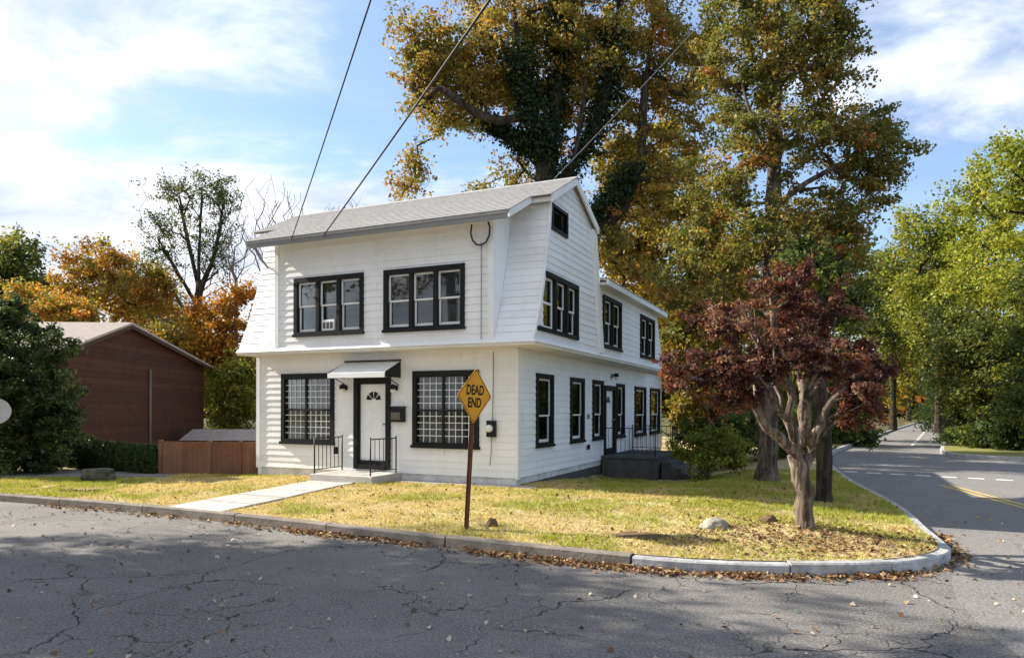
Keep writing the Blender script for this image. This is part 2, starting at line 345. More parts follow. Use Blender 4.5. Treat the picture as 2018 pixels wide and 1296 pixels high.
def kerb_run(pts, width, lens, mats, parent, side=1, top=.16):
    """kerb stones along a polyline, each stone one piece"""
    D = dens([tuple(p) for p in pts], .3); inn = offset(D, width * side); i = 0; k = 0
    while i < len(D) - 1:
        n = lens if isinstance(lens, int) else lens(D[i]); j = min(i + n, len(D) - 1); b = MB()
        tz = top + random.uniform(-.012, .010)
        for q in range(i, j):
            gap0 = .012 if q == i else 0; gap1 = .012 if q == j - 1 else 0
            a0 = D[q].lerp(D[q + 1], gap0 / .3); a1 = D[q + 1].lerp(D[q], gap1 / .3); c0 = inn[q].lerp(inn[q + 1], gap0 / .3); c1 = inn[q + 1].lerp(inn[q], gap1 / .3)
            f0 = a0.lerp(c0, .13); f1 = a1.lerp(c1, .13)
            prof0 = [(*a0, -.05), (*a0, tz - .02), (*f0, tz), (*c0, tz), (*c0, -.05)]; prof1 = [(*a1, -.05), (*a1, tz - .02), (*f1, tz), (*c1, tz), (*c1, -.05)]
            n0 = len(b.v); b.v += prof0 + prof1
            for e in range(4): b.f.append((n0 + e, n0 + e + 1, n0 + 6 + e, n0 + 5 + e))
            if q == i: b.f.append((n0, n0 + 1, n0 + 2, n0 + 3, n0 + 4))
            if q == j - 1: b.f.append((n0 + 9, n0 + 8, n0 + 7, n0 + 6, n0 + 5))
        b.build('kerbstone', mats(D[(i + j) // 2]), parent); i = j; k += 1
kb = empty('kerb'); kb['kind'] = 'structure'
kerb_run([p for p in KP if p.x > -45], .17, lambda p: 7 if p.x < 9 else 30, lambda p: 'new_kerb' if (p.x > 1.5) else 'old_kerb', kb)
kb2 = empty('kerb'); kb2['kind'] = 'structure'
kerb_run(rk, .17, 20, lambda p: 'new_kerb', kb2, side=-1)
# painted markings
def stripe(name, m, pts, w, z=.010):
    P = smooth_pts(pts, 2) if len(pts) > 2 else [Vector(p) for p in pts]; l = offset(P, w / 2); r = offset(P, -w / 2); b = MB()
    for i in range(len(P) - 1): b.poly([(*r[i], z), (*r[i + 1], z), (*l[i + 1], z), (*l[i], z)])
    o = b.build(name, m); o['kind'] = 'structure'; return o
stripe('yellow_centre_line', 'yellow_line', [(9.9, 9.5), (10.85, 15.07), (11.8, 19.5)], .11)
stripe('yellow_centre_line', 'yellow_line', [(10.15, 9.5), (11.1, 15.07), (12.05, 19.5)], .11)
A = Vector((10.4, 24.1)); B = Vector((16.5, 19.4)); nn = 11
for i in range(nn):
    p = A.lerp(B, (i + .18) / nn); q = A.lerp(B, (i + .78) / nn); stripe('crossing_dash', 'white_line', [tuple(p), tuple(q)], .32)
for i in range(8):
    a = Vector((22.6, 40)).lerp(Vector((41, 70)), i / 8); b_ = Vector((22.6, 40)).lerp(Vector((41, 70)), (i + .6) / 8); stripe('lane_dash', 'white_line', [tuple(a), tuple(b_)], .16)
# driveway on the left
dv = MB(); dv.hexa([(-40, 18.9, .0), (-9.3, 18.95, .0), (-9.3, 20.2, .0), (-40, 24.5, .0), (-40, 18.9, .25), (-9.3, 18.95, .235), (-9.3, 20.2, .235), (-40, 24.5, .25)])
dv.build('driveway', 'asphalt_plain')['kind'] = 'structure'
# concrete path of slabs from the kerb to the door step
pt = empty('path'); pt['kind'] = 'structure'
PL = [Vector((-6.68, 13.68)), Vector((-4.72, 17.45))]; PR = [Vector((-5.42, 13.08)), Vector((-3.55, 16.85))]
for i in range(5):
    t0 = i / 5 + .004; t1 = (i + 1) / 5 - .004; q = [PL[0].lerp(PL[1], t0), PR[0].lerp(PR[1], t0), PR[0].lerp(PR[1], t1), PL[0].lerp(PL[1], t1)]
    b = MB(); zz = [lawn_h(p.x, p.y) + .035 for p in q]
    if i == 0: zz = [.168, .168, zz[2], zz[3]]
    b.hexa([(*p, .02) for p in q] + [(*p, z) for p, z in zip(q, zz)]); b.build('slab', 'concrete', pt)

# ------------------------------------------------------------------ HOUSE
TH = .4258; HX, HY, HZ = .1063, 16.2456, .3
H = empty('white_house', (HX, HY, HZ), -TH)
tag(H, 'white two-storey gambrel-roofed clapboard house with black window trim', 'house')
HM = Matrix.Translation((HX, HY, HZ)) @ Matrix.Rotation(-TH, 4, 'Z')
class Fr:
    def __init__(s, o, e, u, n): s.o, s.e, s.u, s.n = Vector(o), Vector(e).normalized(), Vector(u).normalized(), Vector(n).normalized()
    def P(s, a, n, z): return s.o + s.e * a + s.u * z + s.n * n
def wbox(b, fr, a0, a1, n0, n1, z0, z1):
    b.hexa([fr.P(a0, n0, z0), fr.P(a1, n0, z0), fr.P(a1, n1, z0), fr.P(a0, n1, z0), fr.P(a0, n0, z1), fr.P(a1, n0, z1), fr.P(a1, n1, z1), fr.P(a0, n1, z1)])
def clip(poly, conv):
    for i in range(len(conv)):
        if len(poly) < 3: return []
        ax, ay = conv[i]; bx, by = conv[(i + 1) % len(conv)]
        side = lambda p: (bx - ax) * (p[1] - ay) - (by - ay) * (p[0] - ax)
        out = []
        for j in range(len(poly)):
            p, q = poly[j], poly[(j + 1) % len(poly)]; sp, sq = side(p), side(q)
            if sp >= -1e-9: out.append(p)
            if (sp > 1e-9 and sq < -1e-9) or (sp < -1e-9 and sq > 1e-9):
                t = sp / (sp - sq); out.append((p[0] + (q[0] - p[0]) * t, p[1] + (q[1] - p[1]) * t))
        poly = out
    return poly if len(poly) >= 3 else []
def rects_minus(r, ops):
    rs = [r]
    for (oa0, oa1, oz0, oz1) in ops:
        nr = []
        for (a0, a1, z0, z1) in rs:
            if oa1 <= a0 or oa0 >= a1 or oz1 <= z0 or oz0 >= z1: nr.append((a0, a1, z0, z1)); continue
            if oa0 > a0: nr.append((a0, oa0, z0, z1))
            if oa1 < a1: nr.append((oa1, a1, z0, z1))
            m0, m1 = max(a0, oa0), min(a1, oa1)
            if oz0 > z0: nr.append((m0, m1, z0, oz0))
            if oz1 < z1: nr.append((m0, m1, oz1, z1))
        rs = nr
    return [q for q in rs if q[1] - q[0] > .012 and q[3] - q[2] > .012]
def area(p): return abs(sum(p[i][0] * p[(i + 1) % len(p)][1] - p[(i + 1) % len(p)][0] * p[i][1] for i in range(len(p)))) / 2
def clad_wall(fr, poly, ops, course=.165, z0=0, join_after=None, m='white_paint', joints=True):
    """a backing wall with real openings and lapped boards, each course piece its own object"""
    bands = poly if isinstance(poly[0], list) else [poly]
    az = [p[0] for q in bands for p in q]; zz = [p[1] for q in bands for p in q]; b = MB()
    for r, bd in [(r, bd) for r in rects_minus((min(az), max(az), min(zz), max(zz)), ops) for bd in bands]:
        c = clip([(r[0], r[2]), (r[1], r[2]), (r[1], r[3]), (r[0], r[3])], bd)
        if c: b.prism([fr.P(a, 0, z) for a, z in c], [fr.P(a, -.12, z) for a, z in c])
    w = b.build('wall', m, H)
    z = z0; k = 0; rest = MB()
    while z < max(zz):
        z1 = z + course
        cuts = [min(az), max(az)]
        if joints:
            x = min(az) + random.uniform(1.2, 3.4)
            while x < max(az) - .8: cuts.insert(-1, x); x += random.uniform(2.4, 3.8)
        for c0, c1 in zip(cuts[:-1], cuts[1:]):
            for r, bd in [(r, bd) for r in rects_minus((c0 + .003, c1 - .003, z, z1), ops) for bd in bands]:
                c = clip([(r[0], r[2]), (r[1], r[2]), (r[1], r[3]), (r[0], r[3])], bd)
                if not c or area(c) < .004: continue
                jit = random.uniform(-.003, .003)
                nf = lambda q: .024 - .017 * (q - z) / course + jit * (1 - (q - z) / course)
                fa = [fr.P(a, nf(q), q) for a, q in c]; ba = [fr.P(a, .001, q) for a, q in c]
                if join_after is not None and min(p[0] for p in c) > join_after or area(c) < .03: rest.prism(fa, ba)
                else: b = MB(); b.prism(fa, ba); b.build('siding_board', m, w)
        z = z1
    if rest.v: rest.build('small_siding', m, w)['kind'] = 'stuff'
    return w
W = 7.78
FRONT = Fr((0, 0, 0), (1, 0, 0), (0, 0, 1), (0, -1, 0)); SIDE = Fr((0, 0, 0), (0, 1, 0), (0, 0, 1), (1, 0, 0))
DORM = Fr((0, -.70, 0), (1, 0, 0), (0, 0, 1), (0, -1, 0)); GAB = Fr((.70, 0, 0), (0, 1, 0), (0, 0, 1), (1, 0, 0))
CW = .105
def inner(o): return (o[0] + CW * .6, o[1] - CW * .6, o[2] + CW * .6, o[3] - CW * .6)
# outer casing rectangles (a0, a1, z0, z1)
F_WL = (-6.924, -5.165, .856, 2.69); F_WR = (-2.777, -.951, .856, 2.69); F_DO = (-4.53, -3.425, .24, 2.55)
D_WL = (-5.875, -3.736, 3.608, 5.06); D_WR = (-3.148, -.9665, 3.608, 5.06)
S_W = [(1.11, 2.252, .848, 2.644), (3.568, 4.738, .848, 2.644), (5.545, 6.62, .848, 2.644), (8.12, 9.1, .82, 2.62), (10.5, 12.17, .782, 2.595), (12.876, 14.577, .782, 2.595)]
S_DO = (6.73, 7.98, .32, 2.52)
G_W = (-.45, 2.13, 3.50, 4.87); G_V = (.30, 1.36, 5.90, 6.50); R_W = [(4.3, 6.17, 3.526, 4.987), (8.534, 10.552, 3.526, 4.95)]
clad_wall(FRONT, [(-W, .18), (0, .18), (0, 3.17), (-W, 3.17)], [inner(F_WL), inner(F_WR), inner(F_DO)], z0=.18)
clad_wall(SIDE, [(0, .18), (15, .18), (15, 3.17), (0, 3.17)], [inner(o) for o in S_W] + [inner(S_DO)], z0=.18, join_after=5.0)
clad_wall(DORM, [(-6.52, 3.3), (-.25, 3.3), (-.25, 6.13), (-6.52, 6.13)], [inner(D_WL), inner(D_WR)], z0=3.3)
KNOT = [(-.70, 3.3), (-.33, 4.125), (-.06, 4.95), (.19, 5.94), (.27, 6.60)]      # bell-cast curve of the lower roof slope
def slope_y(z):
    for (ya, za), (yb, zb) in zip(KNOT[:-1], KNOT[1:]):
        if z <= zb: return ya + (yb - ya) * (z - za) / (zb - za)
    return KNOT[-1][0]
rear_y = lambda z: 4.14 - (z - 3.3) * .74 / 3.32
GP = [(-.70, 3.3), (4.14, 3.3), (3.40, 6.62), (1.7, 7.36)] + KNOT[:0:-1]
GBANDS = [[(ya, za), (rear_y(za), za), (rear_y(zb), zb), (yb, zb)] for (ya, za), (yb, zb) in zip(KNOT[:-1], KNOT[1:])] + [[(.27, 6.60), (3.405, 6.60), (3.40, 6.62), (1.7, 7.36)]]
clad_wall(GAB, GBANDS, [(-.16, 2.07, 3.56, 4.81), inner(G_V)], z0=3.3)
clad_wall(GAB, [(4.15, 3.3), (12.0, 3.3), (11.05, 5.22), (3.73, 5.22)], [inner(o) for o in R_W], z0=3.3, join_after=5.0)
# steep lower gambrel slopes either side of the dormer
for (ya, za), (yb, zb) in zip(KNOT[:-1], KNOT[1:]):
    SL = Fr((0, ya, za), (1, 0, 0), (0, yb - ya, zb - za), (0, -(zb - za), yb - ya)); LS = math.hypot(yb - ya, zb - za); cs = LS / round(LS / .165)
    clad_wall(SL, [(-.25, 0), (.70, 0), (.70, LS), (-.25, LS)], [], course=cs)
    clad_wall(SL, [(-W, 0), (-6.52, 0), (-6.52, LS), (-W, LS)], [], course=cs)
def plain(name, fr, poly, m, n0=-.12, n1=0):
    b = MB(); b.prism([fr.P(a, n1, z) for a, z in poly], [fr.P(a, n0, z) for a, z in poly]); return b.build(name, m, H)
# dormer cheeks, left gable, rear walls
for x, n in ((-.25, 1), (-6.52, -1)):
    plain('dormer_cheek', Fr((x, 0, 0), (0, 1, 0), (0, 0, 1), (n, 0, 0)), [(-.70, 3.32), (-.70, 6.13), (.26, 6.58), (.19, 5.94), (-.06, 4.95), (-.33, 4.125)], 'white_paint', -.08, -.002)
plain('gable_wall', Fr((-W, 0, 0), (0, 1, 0), (0, 0, 1), (-1, 0, 0)), GP, 'white_paint')
plain('wall', Fr((-W, 0, 0), (0, 1, 0), (0, 0, 1), (-1, 0, 0)), [(.0, -.4), (15, -.4), (15, 3.17), (0, 3.17)], 'white_paint')
plain('wall', Fr((-W, 0, 0), (0, 1, 0), (0, 0, 1), (-1, 0, 0)), [(4.16, 3.3), (12, 3.3), (11.05, 5.22), (3.73, 5.22)], 'white_paint')
plain('wall', Fr((0, 15, 0), (1, 0, 0), (0, 0, 1), (0, 1, 0)), [(-W + .13, -.4), (-.13, -.4), (-.13, 3.17), (-W + .13, 3.17)], 'white_paint')
plain('rear_slope', Fr((0, 11.99, 3.3), (1, 0, 0), (0, -.95, 1.92), (0, 1, .5)), [(-W, 0), (.70, 0), (.70, 2.15), (-W, 2.15)], 'white_paint', -.1, -.01)
plain('rear_slope', Fr((0, 4.14, 3.3), (1, 0, 0), (0, -.74, 3.32), (0, 3.32, .74)), [(-W, 1.8), (.68, 1.8), (.68, 3.40), (-W, 3.40)], 'roof_shingle', -.1, .02)
# foundation
b = MB(); b.box((-W + .01, .008, -.6), (-.01, .2, .18)); b.build('foundation', 'foundation', H)
b = MB(); b.box((-.2, .2, .02), (-.008, 14.99, .18)); b.build('foundation', 'foundation', H)
b = MB(); b.box((-.2, .2, -.8), (-.004, 14.99, .018)); b.build('foundation', 'stone_dark', H)
# corner boards
for bx in ((-.015, -.043, .15, .052, .10, 3.16), (-W - .03, -.043, .15, -W + .09, .08, 3.16)):
    b = MB(); b.box((bx[0], bx[1], bx[2]), (bx[3], bx[4], bx[5])); b.build('corner_board', 'white_trim', H)
for x in (-.37, -6.52):
    b = MB(); wbox(b, DORM, x, x + .125, .001, .042, 3.3, 6.12); b.build('corner_board', 'white_trim', H)
# belt: floor plate overhanging the ground floor, soffit underneath
b = MB(); b.box((-W - .02, -.74, 3.17), (.745, 12.05, 3.235)); b.build('soffit', 'soffit', H)
b = MB(); b.hexa([(-W - .04, -.775, 3.236), (.785, -.775, 3.236), (.785, 12.1, 3.236), (-W - .04, 12.1, 3.236), (-W - .02, -.735, 3.315), (.738, -.735, 3.315), (.738, 12.05, 3.315), (-W - .02, 12.05, 3.315)]); b.build('belt_course', 'white_trim', H)
b = MB(); b.box((-W - .1, 12.06, 3.18), (.2, 15.2, 3.3)); b.build('rear_flat_roof', 'roof_shingle', H)
b = MB(); b.box((-W + .15, .15, .25), (-.15, 14.8, .28)); b.build('interior_floor', 'interior', H)
b = MB(); b.box((-W + .2, 5.0, .29), (-.2, 5.1, 3.1)); b.build('interior_partition', 'interior', H)
# roofs
def roof_piece(name, pts, th, m):      # pts (x, y, z) top surface, thickened downwards
    b = MB(); b.prism([Vector(p) for p in pts], [Vector(p) - Vector((0, 0, th)) for p in pts]); return b.build(name, m, H)
EY, EZ = -1.22, 6.0; RY, RZ = 1.7, 7.47; k_ = (RZ - EZ) / (RY - EY); BY = .02; BZ = EZ + k_ * (BY - EY)
rf = roof_piece('roof', [(-7.05, EY, EZ), (.36, EY, EZ), (.36, BY, BZ), (.86, BY, BZ), (.86, RY, RZ), (-W - .15, RY, RZ), (-W - .15, BY, BZ), (-7.05, BY, BZ)], .07, 'roof_shingle')
roof_piece('rear_roof', [(-W - .15, RY + .004, RZ), (.86, RY + .004, RZ), (.86, 3.50, 6.66), (-W - .15, 3.50, 6.66)], .07, 'roof_shingle')
# shingle courses on the front roof plane
for i in range(18):
    y0 = EY + (RY - EY) * i / 18; y1 = EY + (RY - EY) * (i + 1) / 18; z0 = EZ + k_ * (y0 - EY); z1 = EZ + k_ * (y1 - EY)
    x0, x1 = (-7.06, .37) if y1 <= BY + .05 else (-W - .16, .87)
    b = MB(); b.hexa([(x0, y0 - .012, z0 - .001), (x1, y0 - .012, z0 - .001), (x1, y1, z1 + .001), (x0, y1, z1 + .001), (x0, y0 - .012, z0 + .018), (x1, y0 - .012, z0 + .018), (x1, y1, z1 + .005), (x0, y1, z1 + .005)]); b.build('shingle_course', 'roof_shingle', rf)
b = MB(); b.prism([(-W - .16, RY - .13, RZ - .045), (-W - .16, RY, RZ + .03), (-W - .16, RY + .13, RZ - .045)], [(.88, RY - .13, RZ - .045), (.88, RY, RZ + .03), (.88, RY + .13, RZ - .045)]); b.build('ridge_cap', 'roof_shingle', rf)
# eave fascia, gutter edge, soffits, rakes
b = MB(); b.box((-7.04, EY + .015, EZ - .17), (.34, EY + .05, EZ - .06)); b.build('fascia', 'grey_metal', H)
b = MB(); b.prism([(-7.0, EY + .05, EZ - .12), (-7.0, -.66, EZ - .12 + k_ * (-.66 - EY - .05)), (-7.0, -.66, EZ - .09 + k_ * (-.66 - EY - .05)), (-7.0, EY + .05, EZ - .09)],
                  [(.32, EY + .05, EZ - .12), (.32, -.66, EZ - .12 + k_ * (-.66 - EY - .05)), (.32, -.66, EZ - .09 + k_ * (-.66 - EY - .05)), (.32, EY + .05, EZ - .09)]); b.build('eave_soffit', 'soffit', H)
def rake(x0, x1, pts, h, m='white_trim'):
    for (ya, za), (yb, zb) in zip(pts[:-1], pts[1:]):
        b = MB(); b.hexa([(x0, ya, za - h), (x1, ya, za - h), (x1, yb, zb - h), (x0, yb, zb - h), (x0, ya, za), (x1, ya, za), (x1, yb, zb), (x0, yb, zb)]); b.build('rake_board', m, H)
rake(.825, .868, [(BY - .01, BZ - .012), (RY, RZ - .012)], .17); rake(.825, .868, [(RY + .002, RZ - .012), (3.5, 6.648)], .17)
rake(.325, .368, [(EY, EZ - .012), (BY, BZ - .012)], .15)
b = MB(); b.box((.37, BY + .01, BZ - .16), (.82, BY + .045, BZ - .02)); b.build('fascia', 'white_trim', H)
b = MB(); b.hexa([(.71, BY + .05, BZ - .11), (.82, BY + .05, BZ - .11), (.82, RY, RZ - .12), (.71, RY, RZ - .12), (.71, BY + .05, BZ - .08), (.82, BY + .05, BZ - .08), (.82, RY, RZ - .085), (.71, RY, RZ - .085)]); b.build('rake_soffit', 'soffit', H)
# edge of the rear steep slope: proud white trim running down the gable
b = MB(); b.hexa([(.70, 3.92, 3.318), (.80, 3.92, 3.318), (.80, 4.22, 3.318), (.70, 4.22, 3.318), (.70, 3.20, 6.56), (.80, 3.20, 6.56), (.80, 3.50, 6.56), (.70, 3.50, 6.56)]); b.build('rake_trim', 'white_trim', H)
for (ya, za), (yb, zb) in zip(KNOT[:-1], KNOT[1:]):
    za = max(za, 3.318); b = MB(); b.hexa([(.70, ya - .045, za), (.742, ya - .045, za), (.742, ya + .06, za), (.70, ya + .06, za), (.70, yb - .045, zb), (.742, yb - .045, zb), (.742, yb + .06, zb), (.70, yb + .06, zb)]); b.build('rake_trim', 'white_trim', H)
# rear wing roof: low hip with white fascia
roof_piece('wing_roof', [(1.02, 3.9, 5.34), (1.02, 11.4, 5.34), (-3.5, 9.0, 6.25), (-3.5, 3.5, 6.25)], .06, 'roof_shingle')
roof_piece('wing_roof', [(-8.0, 3.9, 5.34), (-3.502, 3.5, 6.25), (-3.502, 9.0, 6.25), (-8.0, 11.4, 5.34)], .06, 'roof_shingle')
roof_piece('wing_roof', [(1.02, 11.402, 5.34), (-8.0, 11.402, 5.34), (-3.5, 9.004, 6.25)], .06, 'roof_shingle')
b = MB(); b.box((.70, 3.75, 5.16), (1.0, 11.35, 5.225)); b.build('wing_soffit', 'soffit', H)
b = MB(); b.box((1.0, 3.8, 5.15), (1.03, 11.4, 5.285)); b.build('fascia', 'white_trim', H)

def dbl_hung(fr, par, a0, a1, z0, z1, sw=.048, blind='blind', split=.5, bl=(0, 1)):
    """white double-hung sashes filling an opening: lower sash behind the upper one"""
    zm = z0 + (z1 - z0) * split
    for (y0, y1, n) in ((zm - .02, z1, -.022), (z0, zm + .02, -.052)):
        b = MB(); wbox(b, fr, a0, a0 + sw, n - .028, n, y0, y1); wbox(b, fr, a1 - sw, a1, n - .028, n, y0, y1)
        lo = sw * (1.5 if n < -.04 else .8)
        wbox(b, fr, a0 + sw, a1 - sw, n - .027, n - .001, y0, y0 + lo); wbox(b, fr, a0 + sw, a1 - sw, n - .027, n - .001, y1 - sw * .9, y1)
        b.build('sash', 'sash_white', par)
        p = MB(); wbox(p, fr, a0 + sw, a1 - sw, n - .017, n - .012, y0 + lo, y1 - sw * .9); p.build('pane', 'glass', par)
    if blind:
        b = MB(); n = int((z1 - z0) * (bl[1] - bl[0]) / .06)
        for i in range(n):
            q = z1 - (z1 - z0) * bl[0] - i * .06; b.hexa([fr.P(a0, -.15, q - .055), fr.P(a1, -.15, q - .055), fr.P(a1, -.148, q - .052), fr.P(a0, -.148, q - .052), fr.P(a0, -.135, q), fr.P(a1, -.135, q), fr.P(a1, -.133, q + .003), fr.P(a0, -.133, q + .003)])
        if n: b.build('blind', blind, par)
        b = MB(); wbox(b, fr, a0 - .04, a1 + .04, -.24, -.23, z0 - .04, z1 + .04); b.build('curtain', 'curtain' if random.random() < .4 else 'blind_dark', par)
def window(fr, o, lights=1, label=None, split=.5, bls=None, cw=CW, sill=True):
    a0, a1, z0, z1 = o; b = MB()
    wbox(b, fr, a0, a0 + cw, -.06, .062, z0, z1); wbox(b, fr, a1 - cw, a1, -.06, .062, z0, z1)
    wbox(b, fr, a0 + cw, a1 - cw, -.059, .061, z1 - cw * 1.1, z1); wbox(b, fr, a0 + cw, a1 - cw, -.059, .061, z0, z0 + cw * .8)
    if sill: wbox(b, fr, a0 - .02, a1 + .02, .02, .095, z0 - .035, z0 + .03)
    w = (a1 - a0 - 2 * cw); mw = .095
    for i in range(1, lights):
        c = a0 + cw + w * i / lights; wbox(b, fr, c - mw / 2, c + mw / 2, -.058, .06, z0 + cw * .8, z1 - cw * 1.1)
    win = b.build('window', 'black_paint', H)
    if label: win['label'] = label
    for i in range(lights):
        c0 = a0 + cw + w * i / lights + (mw / 2 if i else 0); c1 = a0 + cw + w * (i + 1) / lights - (mw / 2 if i < lights - 1 else 0)
        m = ['blind', 'blind', 'blind_dark'][random.randrange(3)]
        dbl_hung(fr, win, c0 + .003, c1 - .003, z0 + cw * .8 + .003, z1 - cw * 1.1 - .003, blind=m, split=split, bl=(bls[i] if bls else (0, random.choice((.5, .35, .9)))))
    return win
def shop_window(fr, o):
    a0, a1, z0, z1 = o; b = MB(); cw = .115
    wbox(b, fr, a0, a0 + cw, -.06, .062, z0, z1); wbox(b, fr, a1 - cw, a1, -.06, .062, z0, z1)
    wbox(b, fr, a0 + cw, a1 - cw, -.059, .061, z1 - .15, z1); wbox(b, fr, a0 + cw, a1 - cw, -.059, .061, z0, z0 + .1)
    wbox(b, fr, a0 - .03, a1 + .03, .02, .1, z0 - .04, z0 + .03)
    win = b.build('window', 'black_paint', H); i0, i1, j0, j1 = a0 + cw, a1 - cw, z0 + .1, z1 - .15
    m = MB(); c = i0 + (i1 - i0) * .46; wbox(m, fr, c - .03, c + .03, -.03, .02, j0, j1); h = j0 + (j1 - j0) * .49; wbox(m, fr, i0, c - .03, -.029, .019, h - .022, h + .022); wbox(m, fr, c + .03, i1, -.029, .019, h - .022, h + .022); m.build('muntin', 'black_paint', win)
    for (p0, p1) in ((i0, c - .03), (c + .03, i1)):
        for (q0, q1) in ((j0, h - .022), (h + .022, j1)): p = MB(); wbox(p, fr, p0, p1, -.02, -.014, q0, q1); p.build('pane', 'glass', win)
    gr = MB()
    for i in range(1, 9): x = i0 + (i1 - i0) * i / 9; wbox(gr, fr, x - .008, x + .008, -.012, -.002, j0, j1)
    for i in range(1, 10): y = j0 + (j1 - j0) * i / 10; wbox(gr, fr, i0, i1, -.011, -.003, y - .008, y + .008)
    gr.build('grille', 'sash_white', win)
    cu = MB(); n = 26; zig = [(i0 - .05 + (i1 - i0 + .1) * i / n, -.2 - .03 * (i % 2)) for i in range(n + 1)]
    for (x0, n0), (x1, n1) in zip(zig[:-1], zig[1:]):
        if random.random() < .55: cu.hexa([fr.P(x0, n0 - .004, j0 - .05), fr.P(x1, n1 - .004, j0 - .05), fr.P(x1, n1, j0 - .05), fr.P(x0, n0, j0 - .05), fr.P(x0, n0 - .004, j1 + .05), fr.P(x1, n1 - .004, j1 + .05), fr.P(x1, n1, j1 + .05), fr.P(x0, n0, j1 + .05)])
    cu.build('curtain', 'curtain', win); return win
shop_window(FRONT, F_WL); shop_window(FRONT, F_WR)
wl = window(DORM, D_WL, 3, None, .52, [(0, .2), (0, .35), (0, .45)]); window(DORM, D_WR, 3, None, .5, [(0, .45), (0, .35), (0, .6)])
for i, o in enumerate(S_W): window(SIDE, o, 1, None, .42, [(0, .25 if i % 2 == 0 else .4)])
for o in R_W: window(GAB, o, 2)
# gable triple window, cut off on one side by the slope of the roof
def gable_window():
    fr = GAB; a0, a1, z0, z1 = -.27, G_W[1], G_W[2], G_W[3]; b = MB()
    sl = slope_y
    b.hexa([fr.P(sl(z0) + .02, -.05, z0), fr.P(a1, -.05, z0), fr.P(a1, .08, z0), fr.P(sl(z0) + .02, .08, z0), fr.P(sl(z0 + .09) + .02, -.05, z0 + .09), fr.P(a1, -.05, z0 + .09), fr.P(a1, .08, z0 + .09), fr.P(sl(z0 + .09) + .02, .08, z0 + .09)])
    wbox(b, fr, sl(z1) - .0, a1, -.05, .075, z1 - .115, z1)
    wbox(b, fr, a1 - CW, a1, -.051, .074, z0 + .09, z1 - .115)
    ms = [.52, 1.30]
    for m in ms: wbox(b, fr, m - .05, m + .05, -.052, .073, z0 + .09, z1 - .115)
    win = b.build('window', 'black_paint', H)
    for c0, c1 in ((ms[0] + .053, ms[1] - .053), (ms[1] + .053, a1 - CW - .003)): dbl_hung(fr, win, c0, c1, z0 + .093, z1 - .118, bl=(0, .5))
    # the first light is a trapezoid following the slope
    zb, zt = z0 + .093, z1 - .118; zm = (zb + zt) / 2
    def quadbox(al0, al1, n0, n1, y0, y1): return [fr.P(sl(y0) + al0, n0, y0), fr.P(al1, n0, y0), fr.P(al1, n1, y0), fr.P(sl(y0) + al0, n1, y0), fr.P(sl(y1) + al0, n0, y1), fr.P(al1, n0, y1), fr.P(al1, n1, y1), fr.P(sl(y1) + al0, n1, y1)]
    s = MB(); e = ms[0] - .053
    for (y0, y1) in ((zb, zb + .06), (zm - .025, zm + .025), (zt - .05, zt)): s.hexa(quadbox(.1, e, -.045, -.015, y0, y1))
    s.hexa([fr.P(sl(zb) + .1, -.046, zb), fr.P(sl(zb) + .15, -.046, zb), fr.P(sl(zb) + .15, -.014, zb), fr.P(sl(zb) + .1, -.014, zb), fr.P(sl(zt) + .1, -.046, zt), fr.P(sl(zt) + .15, -.046, zt), fr.P(sl(zt) + .15, -.014, zt), fr.P(sl(zt) + .1, -.014, zt)])
    wbox(s, fr, e - .05, e, -.047, -.013, zb, zt); s.build('sash', 'sash_white', win)
    p = MB(); p.hexa(quadbox(.14, e - .04, -.035, -.03, zb, zt)); p.build('pane', 'glass', win)
    p = MB(); p.hexa(quadbox(.05, e, -.2, -.19, zb, zt)); p.build('curtain', 'blind', win)
gable_window()
# louvred attic vent
b = MB(); a0, a1, z0, z1 = G_V
wbox(b, GAB, a0, a0 + .07, -.05, .06, z0, z1); wbox(b, GAB, a1 - .07, a1, -.05, .06, z0, z1); wbox(b, GAB, a0 + .07, a1 - .07, -.049, .059, z1 - .07, z1); wbox(b, GAB, a0 + .07, a1 - .07, -.049, .059, z0, z0 + .07)
av = b.build('attic_vent', 'black_paint', H)
for i in range(7):
    q = z0 + .08 + i * .063; b = MB(); b.hexa([GAB.P(a0 + .07, .03, q), GAB.P(a1 - .07, .03, q), GAB.P(a1 - .07, .038, q + .006), GAB.P(a0 + .07, .038, q + .006), GAB.P(a0 + .07, -.03, q + .05), GAB.P(a1 - .07, -.03, q + .05), GAB.P(a1 - .07, -.022, q + .056), GAB.P(a0 + .07, -.022, q + .056)]); b.build('louvre', 'black_metal', av)
b = MB(); wbox(b, GAB, a0 + .05, a1 - .05, -.1, -.09, z0 + .05, z1 - .05); b.build('vent_back', 'black_metal', av)

